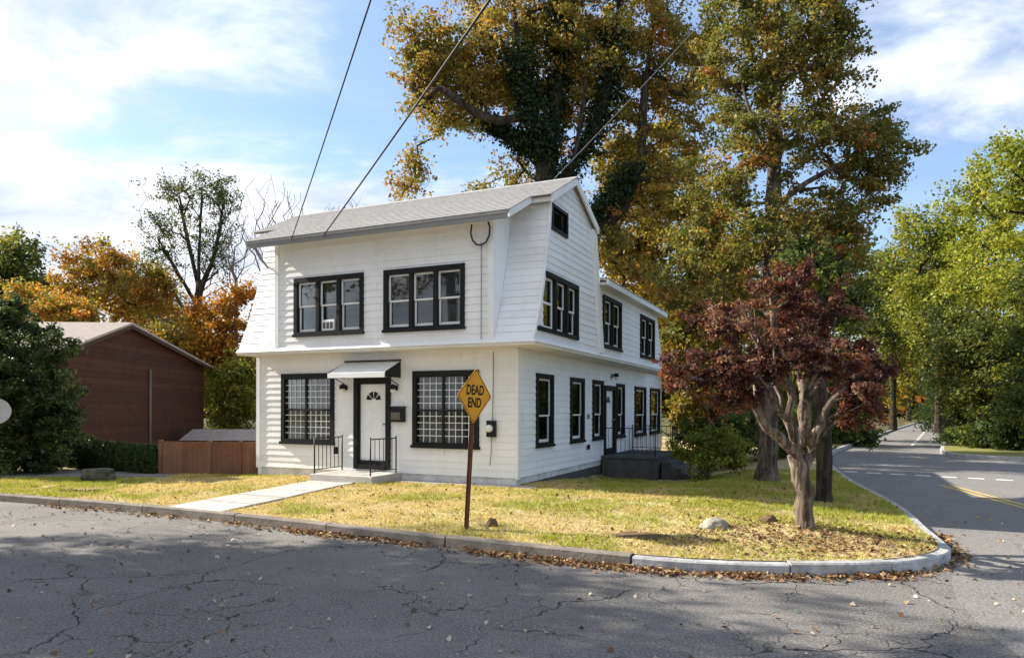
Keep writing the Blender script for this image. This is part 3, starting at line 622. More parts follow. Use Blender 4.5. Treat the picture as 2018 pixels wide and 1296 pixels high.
def door(fr, o, leaf_z0, fan=True, fwid=.13):
    a0, a1, z0, z1 = o; b = MB(); cw = fwid
    d0, d1, e0, e1 = a0 + cw, a1 - cw, leaf_z0, z1 - cw
    wbox(b, fr, d0, d1, -.075, -.03, e0, e1); leaf = b.build('door', 'white_trim', H)
    f = MB(); wbox(f, fr, a0, d0, -.08, .07, z0, z1); wbox(f, fr, d1, a1, -.08, .07, z0, z1); wbox(f, fr, d0, d1, -.079, .069, e1, z1); wbox(f, fr, d0, d1, -.079, .09, z0, e0); f.build('door_frame', 'black_paint', leaf)
    # storm door edge
    s = MB(); wbox(s, fr, d0, d0 + .03, -.02, .03, e0, e1); wbox(s, fr, d1 - .03, d1, -.02, .03, e0, e1); wbox(s, fr, d0 + .03, d1 - .03, -.019, .029, e0, e0 + .10); wbox(s, fr, d0 + .03, d1 - .03, -.019, .029, e1 - .035, e1); s.build('storm_door', 'black_paint', leaf)
    # raised panels
    if fan:
        cx = (d0 + d1) / 2; cz = e1 - .44; r = .22 if d1 - d0 > .7 else .2
        for i in range(4):
            t0 = math.pi * i / 4 + .07; t1 = math.pi * (i + 1) / 4 - .07; pts = [(cx + .07 * math.cos(t0), cz + .05 * math.sin(t0))]
            pts += [(cx + r * math.cos(t0 + (t1 - t0) * j / 5), cz + r * math.sin(t0 + (t1 - t0) * j / 5)) for j in range(6)] + [(cx + .07 * math.cos(t1), cz + .05 * math.sin(t1))]
            b = MB(); b.prism([fr.P(a, -.026, z) for a, z in pts], [fr.P(a, -.031, z) for a, z in pts]); b.build('fanlight_pane', 'black_metal', leaf)
        b = MB()
        arc = [(cx + (r + .03) * math.cos(math.pi * j / 12), cz + (r + .03) * math.sin(math.pi * j / 12)) for j in range(13)]
        b.tube([fr.P(a, -.028, z) for a, z in arc], .012, 6); wbox(b, fr, cx - r - .04, cx + r + .04, -.031, -.018, cz - .04, cz - .015); b.build('fanlight_trim', 'white_trim', leaf)
        for i in range(2):
            for (q0, q1) in ((e0 + .18, e0 + .72), (e0 + .85, e0 + 1.35)):
                p0 = d0 + .12 + i * (d1 - d0 - .24) / 2 + .03; p1 = p0 + (d1 - d0 - .24) / 2 - .06
                b = MB(); wbox(b, fr, p0, p1, -.031, -.024, q0, q1); b.build('door_panel', 'white_trim', leaf, bevel=.004)
    b = MB(); ka = d1 - .055; b.tube([fr.P(ka, -.03, 1.02 + e0), fr.P(ka, .03, 1.02 + e0), fr.P(ka, .045, 1.02 + e0), fr.P(ka, .065, 1.02 + e0), fr.P(ka, .075, 1.02 + e0)], [.012, .012, .028, .028, .012], 10); b.build('handle', 'grey_metal', leaf)
    return leaf
door(FRONT, F_DO, .36); door(SIDE, S_DO, .40)
# front step, railings
b = MB(); b.box((-4.92, -1.25, -.3), (-3.12, -.048, .19)); st = b.build('door_step', 'concrete', H, bevel=.012)
def railing(pts, nbal, h=.86, parent=H, posts=True, drop=None):
    """one straight rail from pts[0] to pts[1] (base points)"""
    p, q = Vector(pts[0]), Vector(pts[1]); up = Vector((0, 0, h)); b = MB()
    b.tube([p, p + up + Vector((0, 0, .05))], .017, 8); b.tube([q, q + up + Vector((0, 0, .05))], .017, 8)
    b.tube([p + up, q + up], .014, 6); b.tube([p + Vector((0, 0, .10)), q + Vector((0, 0, .10))], .011, 6)
    r = b.build('railing', 'black_metal', parent, smooth=True)
    for i in range(1, nbal + 1):
        x = p.lerp(q, i / (nbal + 1)); b = MB(); b.tube([x + Vector((0, 0, .10)), x + up], .0085, 6); b.build('baluster', 'black_metal', r)
    return r
railing(((-4.84, -1.18, .19), (-4.84, -.12, .19)), 6); railing(((-3.20, -1.18, .19), (-3.20, -.12, .19)), 5)
# small black letter slot box on the left railing
b = MB(); b.box((-4.875, -.42, .62), (-4.805, -.30, .80)); b.build('railing_box', 'black_metal', H)
# awning over the door
b = MB(); aw = [(-5.05, -3.33)]; 
x0, x1 = -4.80, -3.12
n = 9
for i in range(n):
    t0, t1 = i / n, (i + 1) / n; P0 = Vector((0, -.07, 2.92)).lerp(Vector((0, -.70, 2.62)), t0); P1 = Vector((0, -.07, 2.92)).lerp(Vector((0, -.70, 2.62)), t1)
    b.hexa([(x0, P0.y, P0.z), (x1, P0.y, P0.z), (x1, P1.y - .02, P1.z), (x0, P1.y - .02, P1.z), (x0, P0.y, P0.z + .012), (x1, P0.y, P0.z + .012), (x1, P1.y - .02, P1.z + .022), (x0, P1.y - .02, P1.z + .022)])
aw = b.build('awning', 'white_trim', H)
b = MB(); b.box((x0, -.755, 2.52), (x1, -.725, 2.64)); b.build('valance', 'white_trim', aw)
for x in (x0 - .012, x1 + .002):
    b = MB(); b.prism([(x, -.06, 2.94), (x, -.72, 2.66), (x, -.72, 2.53), (x, -.06, 2.53)], [(x + .01, -.06, 2.94), (x + .01, -.72, 2.66), (x + .01, -.72, 2.53), (x + .01, -.06, 2.53)]); b.build('side_panel', 'black_metal', aw)
b = MB(); b.box((x0 - .01, -.085, 2.945), (x1 + .01, -.045, 2.985)); b.build('top_flashing', 'black_metal', aw)
for x in (x0 + .05, x1 - .05):
    b = MB(); b.tube([(x, -.06, 2.35), (x, -.62, 2.56)], .012, 6); b.build('bracket', 'black_metal', aw)
# side porch with steps
pb = MB(); pb.box((.04, 6.45, -.8), (1.75, 9.9, .24)); po = pb.build('side_porch', 'stone_dark', H, bevel=.01)
b = MB(); b.box((.04, 6.40, .242), (1.80, 9.95, .315)); b.build('porch_slab', 'stone_dark', po, bevel=.01)
for i in range(3):
    b = MB(); b.box((1.802 + i * .3, 6.9, -.8), (2.1 + i * .3, 9.0, .14 - i * .17)); b.build('step', 'stone_dark', po, bevel=.01)
railing(((.10, 6.52, .315), (1.70, 6.52, .315)), 11); railing(((1.70, 9.05, .315), (1.70, 9.85, .315)), 6); railing(((.12, 9.85, .315), (1.62, 9.85, .315)), 9)
b = MB(); b.tube([(1.70, 6.9, 1.16), (2.66, 6.9, .58), (2.66, 6.9, -.4)], .016, 8); b.build('stair_rail', 'black_metal', H, smooth=True)
b = MB(); b.tube([(1.70, 9.0, 1.16), (2.66, 9.0, .58), (2.66, 9.0, -.4)], .016, 8); b.build('stair_rail', 'black_metal', H, smooth=True)
# apron of concrete along the front wall
b = MB(); b.box((-3.05, -.42, -.2), (.55, -.01, .02)); b.build('apron', 'concrete', H)
# rear-left downspout under the eave corner
b = MB(); b.tube([(-6.85, -1.1, 5.86), (-6.78, -.95, 5.6), (-6.72, -.78, 5.42), (-6.68, -.2, 5.3)], .035, 8); b.build('downspout', 'grey_metal', H, smooth=True)

# ---- things fixed to the house
def place(name, loc_local, label, cat, group=None):
    o = empty(name, HM @ Vector(loc_local), -TH); return tag(o, label, cat, group)
def wall_lamp(loc, label, rz=0):
    o = place('wall_lamp', loc, label, 'lamp', 'black wall lamps of the white house'); o.rotation_euler[2] += rz
    b = MB(); b.box((-.05, -.02, -.06), (.05, 0, .06)); b.build('back_plate', 'black_metal', o)
    b = MB(); b.tube([(0, -.02, .02), (0, -.09, .07), (0, -.14, .05)], .012, 8); b.build('arm', 'black_metal', o, smooth=True)
    b = MB(); b.tube([(0, -.14, .09), (0, -.14, .07), (0, -.14, .02), (0, -.14, -.03)], [.02, .07, .085, .085], 12); b.build('shade', 'black_metal', o, smooth=True)
    b = MB(); b.tube([(0, -.14, -.031), (0, -.14, -.08), (0, -.14, -.12), (0, -.14, -.135)], [.066, .068, .045, .012], 12); b.build('globe', 'lamp_glass', o, smooth=True)
wall_lamp((-4.78, -.045, 2.30), 'black wall lamp with white globe left of the front door'); wall_lamp((-3.25, -.045, 2.28), 'black wall lamp with white globe right of the front door'); wall_lamp((.045, 7.55, 2.84), 'small black wall lamp above the side door', R(90))
o = place('mailbox', (-3.16, -.045, 1.44), 'black metal mailbox on the wall right of the front door', 'mailbox')
b = MB(); b.prism([(-.19, 0, .0), (-.19, -.16, .0), (-.19, -.16, .27), (-.19, -.12, .33), (-.19, 0, .38)], [(.19, 0, .0), (.19, -.16, .0), (.19, -.16, .27), (.19, -.12, .33), (.19, 0, .38)]); b.build('box', 'black_metal', o, bevel=.006)
b = MB(); b.prism([(-.2, .0, .392), (-.2, -.13, .342), (-.2, -.185, .255), (-.2, -.18, .25), (-.2, -.125, .33), (-.2, 0, .382)], [(.2, .0, .392), (.2, -.13, .342), (.2, -.185, .255), (.2, -.18, .25), (.2, -.125, .33), (.2, 0, .382)]); b.build('lid', 'black_metal', o)
b = MB(); b.box((-.13, -.168, .06), (.13, -.161, .24)); b.build('front_plate', 'grey_pipe', o)
o = place('electric_meter', (-.60, -.045, 1.2), 'round glass electric meter in a black box near the house corner', 'meter')
b = MB(); b.box((-.115, -.09, -.08), (.115, 0, .30)); b.build('box', 'black_metal', o, bevel=.008)
b = MB(); b.tube([(-.02, -.09, .12), (-.02, -.14, .12), (-.02, -.19, .12), (-.02, -.20, .12)], [.09, .088, .08, .04], 16); b.build('glass_dome', 'lamp_glass', o, smooth=True)
b = MB(); b.tube([(0, -.03, -.08), (-.01, -.03, -.45), (-.05, -.03, -.75)], .012, 6); b.build('lower_conduit', 'wire_grey', o)
b = MB(); b.tube([(.02, -.03, .30), (.04, -.03, 1.2), (.04, -.03, 1.90)], .013, 6); b.build('upper_conduit', 'wire_grey', o)
o = place('service_cable_loop', (-.53, -.75, 3.33), 'grey service cable looped under the front eave', 'cable')
b = MB(); b.tube([(0, -.015, 0), (0, -.015, 2.05), (0, -.02, 2.15)], .012, 6); b.build('riser', 'wire_grey', o)
lp = [(.25 * math.sin(t), -.05, 2.42 - .36 * math.cos(t * .55)) for t in np.linspace(-2.6, 2.6, 20)]
lp = [(-.20, -.1, 2.55), (-.24, -.07, 2.35), (-.20, -.05, 2.2), (-.10, -.05, 2.10), (.02, -.05, 2.08), (.14, -.05, 2.14), (.22, -.06, 2.28), (.24, -.08, 2.45), (.22, -.12, 2.56)]
b = MB(); b.tube(lp, .02, 8); b.build('loop', 'wire', o, smooth=True)
o = place('outlet_box', (.045, 5.07, .58), 'small black outlet box on the shaded side wall', 'outlet'); b = MB(); b.box((0, -.06, 0), (.05, .06, .14)); b.build('box', 'black_metal', o)
o = place('doorbell_plate', (.045, 5.11, 1.48), 'small grey plate on the side wall left of the narrow window', 'plate'); b = MB(); b.box((0, -.06, 0), (.02, .06, .14)); b.build('plate', 'grey_metal', o)
# air conditioner in the middle light of the left upper window
o = place('window_air_conditioner', (-4.80, -.72, 3.70), 'white window air conditioner in the left upper window', 'air conditioner')
b = MB(); b.box((-.19, -.02, .0), (.19, .05, .27)); b.build('case', 'sash_white', o, bevel=.01)
for i in range(3): b = MB(); b.box((-.155 + i * .11, -.027, .05), (-.075 + i * .11, -.021, .21)); b.build('grille', 'blind_dark', o)

# ------------------------------------------------------------------ street sign
def font_mesh(txt, size):
    cu = bpy.data.curves.new('t', 'FONT'); cu.body = txt; cu.size = size; cu.align_x = 'CENTER'; cu.align_y = 'CENTER'; cu.extrude = .0008; cu.offset = .006
    ob = bpy.data.objects.new('t', cu); C.objects.link(ob); bpy.context.view_layer.update()
    me = bpy.data.meshes.new_from_object(ob.evaluated_get(bpy.context.evaluated_depsgraph_get())); bpy.data.objects.remove(ob); return me
sx, sy = -.70, 11.24
sg = empty('street_sign', (sx, sy, lawn_h(sx, sy) - .02), R(57)); tag(sg, 'orange-yellow diamond DEAD END sign on a leaning rusty post', 'street sign')
sg.rotation_euler = (Matrix.Rotation(R(2.9), 3, 'Y') @ Matrix.Rotation(R(55), 3, 'Z')).to_euler()
b = MB()                                                    # U channel post, open towards the back
b.box((-.03, .002, -.4), (.03, .008, 2.50)); b.box((-.03, .008, -.4), (-.024, .038, 2.50)); b.box((.024, .008, -.4), (.03, .038, 2.50)); b.box((-.05, .032, -.4), (-.0302, .038, 2.50)); b.box((.0302, .032, -.4), (.05, .038, 2.50))
b.build('post', 'rust_post', sg)
hd = .445; cz = 2.14
def diamond(n0, n1, h, r=.03):
    out = []
    for k in range(4):
        a = math.pi / 2 * k; c, s = math.cos(a), math.sin(a)
        for (u, v) in ((h - r, -r), (h - .28 * r, 0) if False else (h - r * .45, 0), (h - r, r)): out.append((u * c - v * s, u * s + v * c))
    return [(x, n0, cz + z) for x, z in out], [(x, n1, cz + z) for x, z in out]
b = MB(); b.prism(*diamond(-.003, .0, hd)); pl = b.build('sign_plate', 'sign_yellow', sg)
fo, _ = diamond(-.0042, 0, hd - .022); fi, _ = diamond(-.0042, 0, hd - .038); b = MB(); n = len(fo)
for i in range(n): j = (i + 1) % n; b.poly([fo[i], fo[j], fi[j], fi[i]])
b.build('border', 'sign_black', pl)
for txt, dz in (('DEAD', .085), ('END', -.115)):
    me = font_mesh(txt, .215); me.materials.append(MATS['sign_black']); t = bpy.data.objects.new('lettering', me); C.objects.link(t); t.parent = pl
    t.rotation_euler = (R(90), 0, 0); t.location = (0, -.0048, cz + dz); t.scale = (.80, 1.0, 1)
for dz in (.33, -.33):
    b = MB(); b.tube([(0, -.008, cz + dz), (0, -.003, cz + dz)], .011, 8); b.build('bolt', 'grey_metal', sg)

# ------------------------------------------------------------------ left: brown house, fence, hedge, boulder, dish
bh = empty('brown_house', (-16.05, 31, 0)); tag(bh, 'dark brown gabled house with a pale shingle roof behind the hedge', 'house')
p0 = Vector((-15.75, 25.0)); p1 = Vector((-16.3, 37.4)); e = (p1 - p0).normalized(); nrm = Vector((e.y, -e.x)); L_ = (p1 - p0).length
BF = Fr((p0.x + 16.05, p0.y - 31, 0), (e.x, e.y, 0), (0, 0, 1), (nrm.x, nrm.y, 0)); EV = 4.22; AP = 5.46; AM = L_ * .325
def bprism(name, pts, n0, n1, m, par=bh): b = MB(); b.prism([BF.P(a, n1, z) for a, z in pts], [BF.P(a, n0, z) for a, z in pts]); return b.build(name, m, par)
gw = bprism('gable_wall', [(0, -.5), (L_, -.5), (L_, EV), (AM, AP), (0, EV)], -.15, 0, 'brown_siding')
zz = -.4                                                     # horizontal siding boards of the gable
while zz < AP - .1:
    z1 = zz + .24; c = clip([(0, zz), (L_, zz), (L_, z1), (0, z1)], [(0.02, -.5), (L_ - .02, -.5), (L_ - .02, EV), (AM, AP), (.02, EV)])
    if c: b = MB(); b.prism([BF.P(a, .028 - .02 * (z - zz) / .24, z) for a, z in c], [BF.P(a, .001, z) for a, z in c]); b.build('siding_board', 'brown_siding', gw)
    zz = z1
for a_ in (0, L_ - .15): bprism('side_wall', [(a_, -.5), (a_ + .15, -.5), (a_ + .15, EV), (a_, EV)], -14, -.15, 'brown_siding')
def bslab(name, a0, z0, a1, z1, n0, n1, th, m):
    b = MB(); b.hexa([BF.P(a0, n0, z0), BF.P(a1, n0, z1), BF.P(a1, n1, z1), BF.P(a0, n1, z0), BF.P(a0, n0, z0 + th), BF.P(a1, n0, z1 + th), BF.P(a1, n1, z1 + th), BF.P(a0, n1, z0 + th)]); return b.build(name, m, bh)
sl1 = (AP - EV) / AM; sl2 = (AP - EV) / (L_ - AM)
bslab('roof', -.5, EV - .5 * sl1, AM, AP, -14.3, .35, .09, 'tan_shingle'); bslab('roof', L_ + .5, EV - .5 * sl2, AM + .003, AP, -14.3, .35, .09, 'tan_shingle')
bslab('rake_board', -.5, EV - .5 * sl1 - .16, AM, AP - .16, .31, .345, .155, 'brown_trim'); bslab('rake_board', L_ + .5, EV - .5 * sl2 - .16, AM + .003, AP - .16, .31, .345, .155, 'brown_trim')
ap = L_ * .50
b = MB(); b.tube([BF.P(ap, .07, -.3), BF.P(ap, .07, 3.75)], .06, 8); b.build('vent_pipe', 'grey_pipe', bh, smooth=True)
# small shed with grey roof behind the fence
sh = empty('shed', (-13.0, 33.5, .0)); tag(sh, 'low shed with weathered grey roof behind the brown fence', 'shed')
b = MB(); b.box((-1.9, -1.2, -.3), (1.6, 1.2, .62)); b.build('wall', 'brown_siding', sh)
b = MB(); b.prism([(-2.1, -1.45, .58), (-2.1, 0, 1.05), (-2.1, 1.45, .58)], [(1.8, -1.45, .58), (1.8, 0, 1.05), (1.8, 1.45, .58)]); b.build('roof', 'tan_shingle', sh)

fx = [(-9.85, 19.85), (-8.42, 19.72), (-7.55, 19.66), (-7.06, 19.62)]
fe = empty('wooden_fence', (-8.4, 19.7, .18)); tag(fe, 'low brown board fence between the hedge and the white house', 'fence')
for i, (x, y) in enumerate(fx):
    b = MB(); b.box((x + 8.4 - .045, y - 19.7 - .045, -.2), (x + 8.4 + .045, y - 19.7 + .045, .99)); b.build('post', 'fence_wood', fe)
for (xa, ya), (xb, yb) in zip(fx[:-1], fx[1:]):
    n = max(2, int(round((xb - xa - .09) / .145)))
    for i in range(n):
        t0 = (.05 + (xb - xa - .1) * i / n) / (xb - xa); t1 = (.05 + (xb - xa - .1) * (i + 1) / n - .004) / (xb - xa)
        u0, v0, u1, v1 = xa + (xb - xa) * t0 + 8.4, ya + (yb - ya) * t0 - 19.7, xa + (xb - xa) * t1 + 8.4, ya + (yb - ya) * t1 - 19.7; tz = .955 + random.uniform(-.004, .004)
        b = MB(); b.hexa([(u0, v0 - .012, -.1), (u1, v1 - .012, -.1), (u1, v1 + .012, -.1), (u0, v0 + .012, -.1), (u0, v0 - .012, tz), (u1, v1 - .012, tz), (u1, v1 + .012, tz), (u0, v0 + .012, tz)]); b.build('plank', 'fence_wood', fe)
    for z in (.25, .75):
        b = MB(); b.hexa([(xa + 8.45, ya - 19.7 + .02, z), (xb + 8.35, yb - 19.7 + .02, z), (xb + 8.35, yb - 19.7 + .05, z), (xa + 8.45, ya - 19.7 + .05, z), (xa + 8.45, ya - 19.7 + .02, z + .08), (xb + 8.35, yb - 19.7 + .02, z + .08), (xb + 8.35, yb - 19.7 + .05, z + .08), (xa + 8.45, ya - 19.7 + .05, z + .08)]); b.build('rail', 'fence_wood', fe)

def rock(name, loc, size, m, label, seed, rz=0, flat=.0):
    bm = bmesh.new(); bmesh.ops.create_icosphere(bm, subdivisions=4, radius=1)
    for v in bm.verts:
        p = v.co.copy(); d = .22 * mnoise.noise(p * 1.3 + Vector((seed, 0, 0))) + .10 * mnoise.noise(p * 3.1 + Vector((0, seed, 0))) + .04 * mnoise.noise(p * 8 + Vector((0, seed, 0)))
        c = abs(mnoise.cell(p * 1.6 + Vector((seed, seed, 0)))) * .06
        v.co = p * (1 + d + c); v.co.x *= size[0]; v.co.y *= size[1]; v.co.z *= size[2]
        if flat and v.co.z > size[2] * flat: v.co.z = size[2] * flat + (v.co.z - size[2] * flat) * .25
    me = bpy.data.meshes.new(name); bm.to_mesh(me); bm.free(); me.materials.append(MATS[m]); me.shade_smooth()
    o = bpy.data.objects.new(name, me); C.objects.link(o); o.location = loc; o.rotation_euler = (0, 0, rz); return tag(o, label, 'rock')
rock('boulder', (-10.65, 18.25, lawn_h(-10.65, 18.25) + .17), (.42, .26, .24), 'rock_moss', 'flat-topped mossy dark boulder on the left lawn by the driveway', 3.1, .1, .55)
rock('boulder', (3.10, 10.85, lawn_h(3.1, 10.85) + .04), (.22, .16, .11), 'rock', 'pale tan rock on the lawn left of the purple tree', 8.2, .4)
rock('boulder', (4.02, 11.1, lawn_h(4.02, 11.1) + .03), (.15, .12, .075), 'rock_brown', 'small brown rock beside the purple tree trunk', 5.5, .9)
rock('boulder', (-.32, 11.46, lawn_h(-.32, 11.46) + .035), (.09, .08, .10), 'rock_brown', 'small dark brown lump on the lawn beside the sign post', 1.5)
rock('soil_patch', (1.95, 10.55, lawn_h(1.95, 10.55) - .005), (.48, .26, .05), 'soil', 'bare brown soil patch in the lawn near the kerb', 2.2, -.4)

ds = empty('satellite_dish', (-12.55, 17.2, .2), R(30)); tag(ds, 'pale round satellite dish at the left edge of the lawn', 'satellite dish')
b = MB(); b.tube([(0, .1, -.3), (0, .1, 1.75)], .025, 8); b.build('mast', 'grey_metal', ds)
b = MB(); rings = [(r_, -.09 * (1 - (r_ / .33) ** 2) - .02) for r_ in (.001, .08, .16, .24, .30, .33)]; ns = 24
for k, (r_, d_) in enumerate(rings):
    for q in range(ns): a_ = 2 * math.pi * q / ns; b.v.append((r_ * math.cos(a_), -d_ - .15, 1.78 + r_ * math.sin(a_) * .95))
for k in range(len(rings) - 1):
    for q in range(ns): q2 = (q + 1) % ns; b.f.append((k * ns + q, k * ns + q2, (k + 1) * ns + q2, (k + 1) * ns + q))
o = b.build('reflector', 'dish', ds, smooth=True); o.modifiers.new('s', 'SOLIDIFY').thickness = .012
b = MB(); b.tube([(0, -.1, 1.5), (0, -.42, 1.62)], .012, 6); b.tube([(0, -.40, 1.60), (0, -.48, 1.66)], .035, 8); b.build('feed_arm', 'grey_metal', ds)

# ------------------------------------------------------------------ wires and the pole they come from
up = empty('utility_pole', (5.2, -6.2, 0)); tag(up, 'wooden utility pole behind the viewpoint carrying the house wires', 'utility pole')
b = MB(); b.tube([(0, 0, -.5), (0, 0, 4), (0, 0, 9)], [.15, .13, .11], 12); b.build('pole', 'pole_wood', up, smooth=True)
b = MB(); b.box((-1.1, -.06, 7.3), (1.1, .06, 7.42)); b.build('crossarm', 'pole_wood', up)
def wire(name, a, b_, sag, r, m, label):
    a, b_ = Vector(a), Vector(b_); pts = []
    for i in range(41): t = i / 40; p = a.lerp(b_, t); p.z -= sag * 4 * t * (1 - t); pts.append(p)
    o = MB(); o.tube(pts, r, 6); w = o.build(name, m, smooth=True); return tag(w, label, 'wire', 'overhead wires to the white house')
e1 = HM @ Vector((-5.55, EY + .02, EZ - .05)); e2 = HM @ Vector((-4.55, EY + .02, EZ - .05))
wire('overhead_wire', e1, (4.1, -6.2, 7.5), .12, .011, 'wire', 'thin overhead wire reaching the eave furthest to the left')
wire('overhead_wire', e2, (6.3, -6.2, 7.5), .12, .016, 'wire', 'thicker overhead wire reaching the eave above the left upper window')
for e in (e1, e2):
    k = empty('wire_anchor', e); k.rotation_euler[2] = -TH; tag(k, 'small grey wire anchor under the front eave, ' + ('leftmost of the two' if e is e1 else 'rightmost of the two'), 'anchor', 'wire anchors on the eave')
    b = MB(); b.tube([(0, 0, -.06), (0, -.05, -.02), (0, -.05, .03), (0, .05, .05)], .012, 6); b.build('hook', 'grey_metal', k)
wire('overhead_wire', HM @ Vector((.25, RY, RZ + .05)), at(1500, -90, 21), .1, .009, 'wire_grey', 'pale cable from the roof ridge up into the trees')
wire('overhead_wire', at(1905, 770, 26), at(2300, 660, 22), .1, .013, 'wire', 'dark wire crossing the woods at the right edge')

# ------------------------------------------------------------------ trees
def leaves_mesh(name, P, Nn, size, cols, mname='leaf', parent=None, aspect=.62, fold=.25):
    """P (n,3) positions, Nn (n,3) rough leaf normals; every leaf a folded four-point blade"""
    n = len(P); t = RNG.normal(size=(n, 3)); t -= Nn * (t * Nn).sum(1, keepdims=True); t /= np.linalg.norm(t, axis=1, keepdims=True) + 1e-9; s = np.cross(Nn, t)
    L = (size * RNG.uniform(.45, 1.45, n))[:, None] if np.isscalar(size) else size[:, None]
    v = np.empty((n, 4, 3), np.float32)
    v[:, 0] = P - t * L * .5; v[:, 2] = P + t * L * .5; lift = Nn * L * fold * .5
    v[:, 1] = P + s * L * aspect * .5 + lift + t * L * .05; v[:, 3] = P - s * L * aspect * .5 + lift + t * L * .05
    me = bpy.data.meshes.new(name); me.vertices.add(n * 4); me.vertices.foreach_set('co', v.ravel())
    me.loops.add(n * 4); me.loops.foreach_set('vertex_index', np.arange(n * 4, dtype=np.int32))
    me.polygons.add(n); me.polygons.foreach_set('loop_start', np.arange(0, n * 4, 4, dtype=np.int32))
    me.update(calc_edges=True)
    ca = me.color_attributes.new('Col', 'FLOAT_COLOR', 'POINT'); c4 = np.ones((n, 4, 4), np.float32); c4[:, :, :3] = cols[:, None, :]; ca.data.foreach_set('color', c4.ravel())
    me.materials.append(MATS[mname]); o = bpy.data.objects.new(name, me); C.objects.link(o)
    if parent: o.parent = parent
    return o
def pick_cols(n, palette, jit=.25, groups=None):
    w = np.array([p[1] for p in palette], float); w /= w.sum(); base = np.array([p[0] for p in palette])
    idx = RNG.choice(len(palette), n, p=w); c = base[idx]
    if groups is not None:                                     # most leaves of a cluster share its hue
        gi = RNG.choice(len(palette), groups.max() + 1, p=w); use = RNG.random(n) < .7; c[use] = base[gi[groups[use]]]
    return np.clip(c * RNG.uniform(1 - jit, 1 + jit, (n, 1)) * RNG.uniform(.92, 1.08, (n, 3)), 0, 1)

def grow(trunks, clusters, step=.6, wob=.12, updrift=.25, steep=.35, arch=.10):
    pos = []; par = []
    for k, tr in enumerate(trunks):
        pts = smooth_pts([tuple(p) for p in tr], 1) if len(tr) > 2 else [Vector(p) for p in tr]; D = dens([tuple(p) for p in pts], step)
        if k == 0: prev = -1
        else: A = np.array([tuple(p) for p in pos]); prev = int(((A - tuple(D[0])) ** 2).sum(1).argmin())
        for i, p in enumerate(D):
            if k and i == 0 and (p - pos[prev]).length < .05: continue
            j = p + Vector((random.gauss(0, wob * .12), random.gauss(0, wob * .12), 0)) if i else p
            pos.append(j); par.append(prev); prev = len(pos) - 1
    ntr = len(pos)
    if len(clusters):
        T = np.array([tuple(p) for p in pos]); order = np.argsort([((T - c) ** 2).sum(1).min() for c in clusters])
        A = np.empty((20000, 3)); A[:ntr] = T
        for ci in order:
            c = np.array(clusters[ci]); m = len(pos); d = A[:m] - c; dist = np.sqrt((d ** 2).sum(1)); cost = dist + updrift * np.maximum(0, d[:, 2] + dist * steep) * 2
            j = int(cost.argmin()); a = pos[j]; b = Vector(c); L = (b - a).length
            if L < step * .4: continue
            n = max(1, int(L / step)); prev = j; mid_up = Vector((0, 0, L * arch))
            for q in range(1, n + 1):
                t = q / n; p = a.lerp(b, t) + mid_up * math.sin(math.pi * t) + Vector([random.gauss(0, wob * step * .5) for _ in range(3)]) * (1 if q < n else 0)
                pos.append(p); A[len(pos) - 1] = p; par.append(prev); prev = len(pos) - 1
    return pos, par
def branch_mesh(name, pos, par, r0, rtip, m, parent, flare=1.4, e=2.3):
    n = len(pos); ch = [[] for _ in range(n)]
    for i, p in enumerate(par):
        if p >= 0: ch[p].append(i)
    acc = [0.0] * n
    for i in range(n - 1, -1, -1): acc[i] = sum(acc[c] for c in ch[i]) if ch[i] else 1.0
    # children may have lower index only for extra trunks; iterate once more to be safe
    for i in range(n - 1, -1, -1): acc[i] = max(1.0, sum(acc[c] for c in ch[i])) if ch[i] else 1.0
    s = (r0 - rtip) / max(1e-6, acc[0] ** (1 / e)); rad = [rtip + s * max(0, acc[i] ** (1 / e) - 1 * .9) for i in range(n)]
    b = MB(); done = [False] * n; starts = [0] + [i for i in range(n)]
    stack = [0]
    while stack:
        i = stack.pop(); chain = [i] if par[i] < 0 else [par[i], i]; rs = [rad[i] * (flare if par[i] < 0 else 1)] if par[i] < 0 else [min(rad[par[i]], rad[i] * 1.25), rad[i]]
        while ch[i]:
            k = max(ch[i], key=lambda c: acc[c]); stack += [c for c in ch[i] if c != k]; chain.append(k); rs.append(rad[k]); i = k
        if len(chain) > 1:
            rm = max(rs); b.tube([pos[c] for c in chain], rs, 16 if rm > .12 else 8 if rm > .05 else 4 if rm > .02 else 3, cap=False, lump=.22 if rm > .05 else 0)
    return b.build(name, m, parent, smooth=True), rad
def ell_pts(ells, n, minsep=0):
    """random points in a union of ellipsoids (cx,cy,cz,rx,ry,rz), surface-biased"""
    vol = np.array([e[3] * e[4] * e[5] for e in ells]) ** .75; vol /= vol.sum(); out = []
    for e, k in zip(ells, RNG.multinomial(n, vol)):
        d = RNG.normal(size=(k, 3)); d /= np.linalg.norm(d, axis=1, keepdims=True); r = RNG.random((k, 1)) ** .42 * np.where(RNG.random((k, 1)) < .22, 1.28, 1.0)
        out.append(np.array(e[:3]) + d * r * np.array(e[3:]))
    return np.concatenate(out)
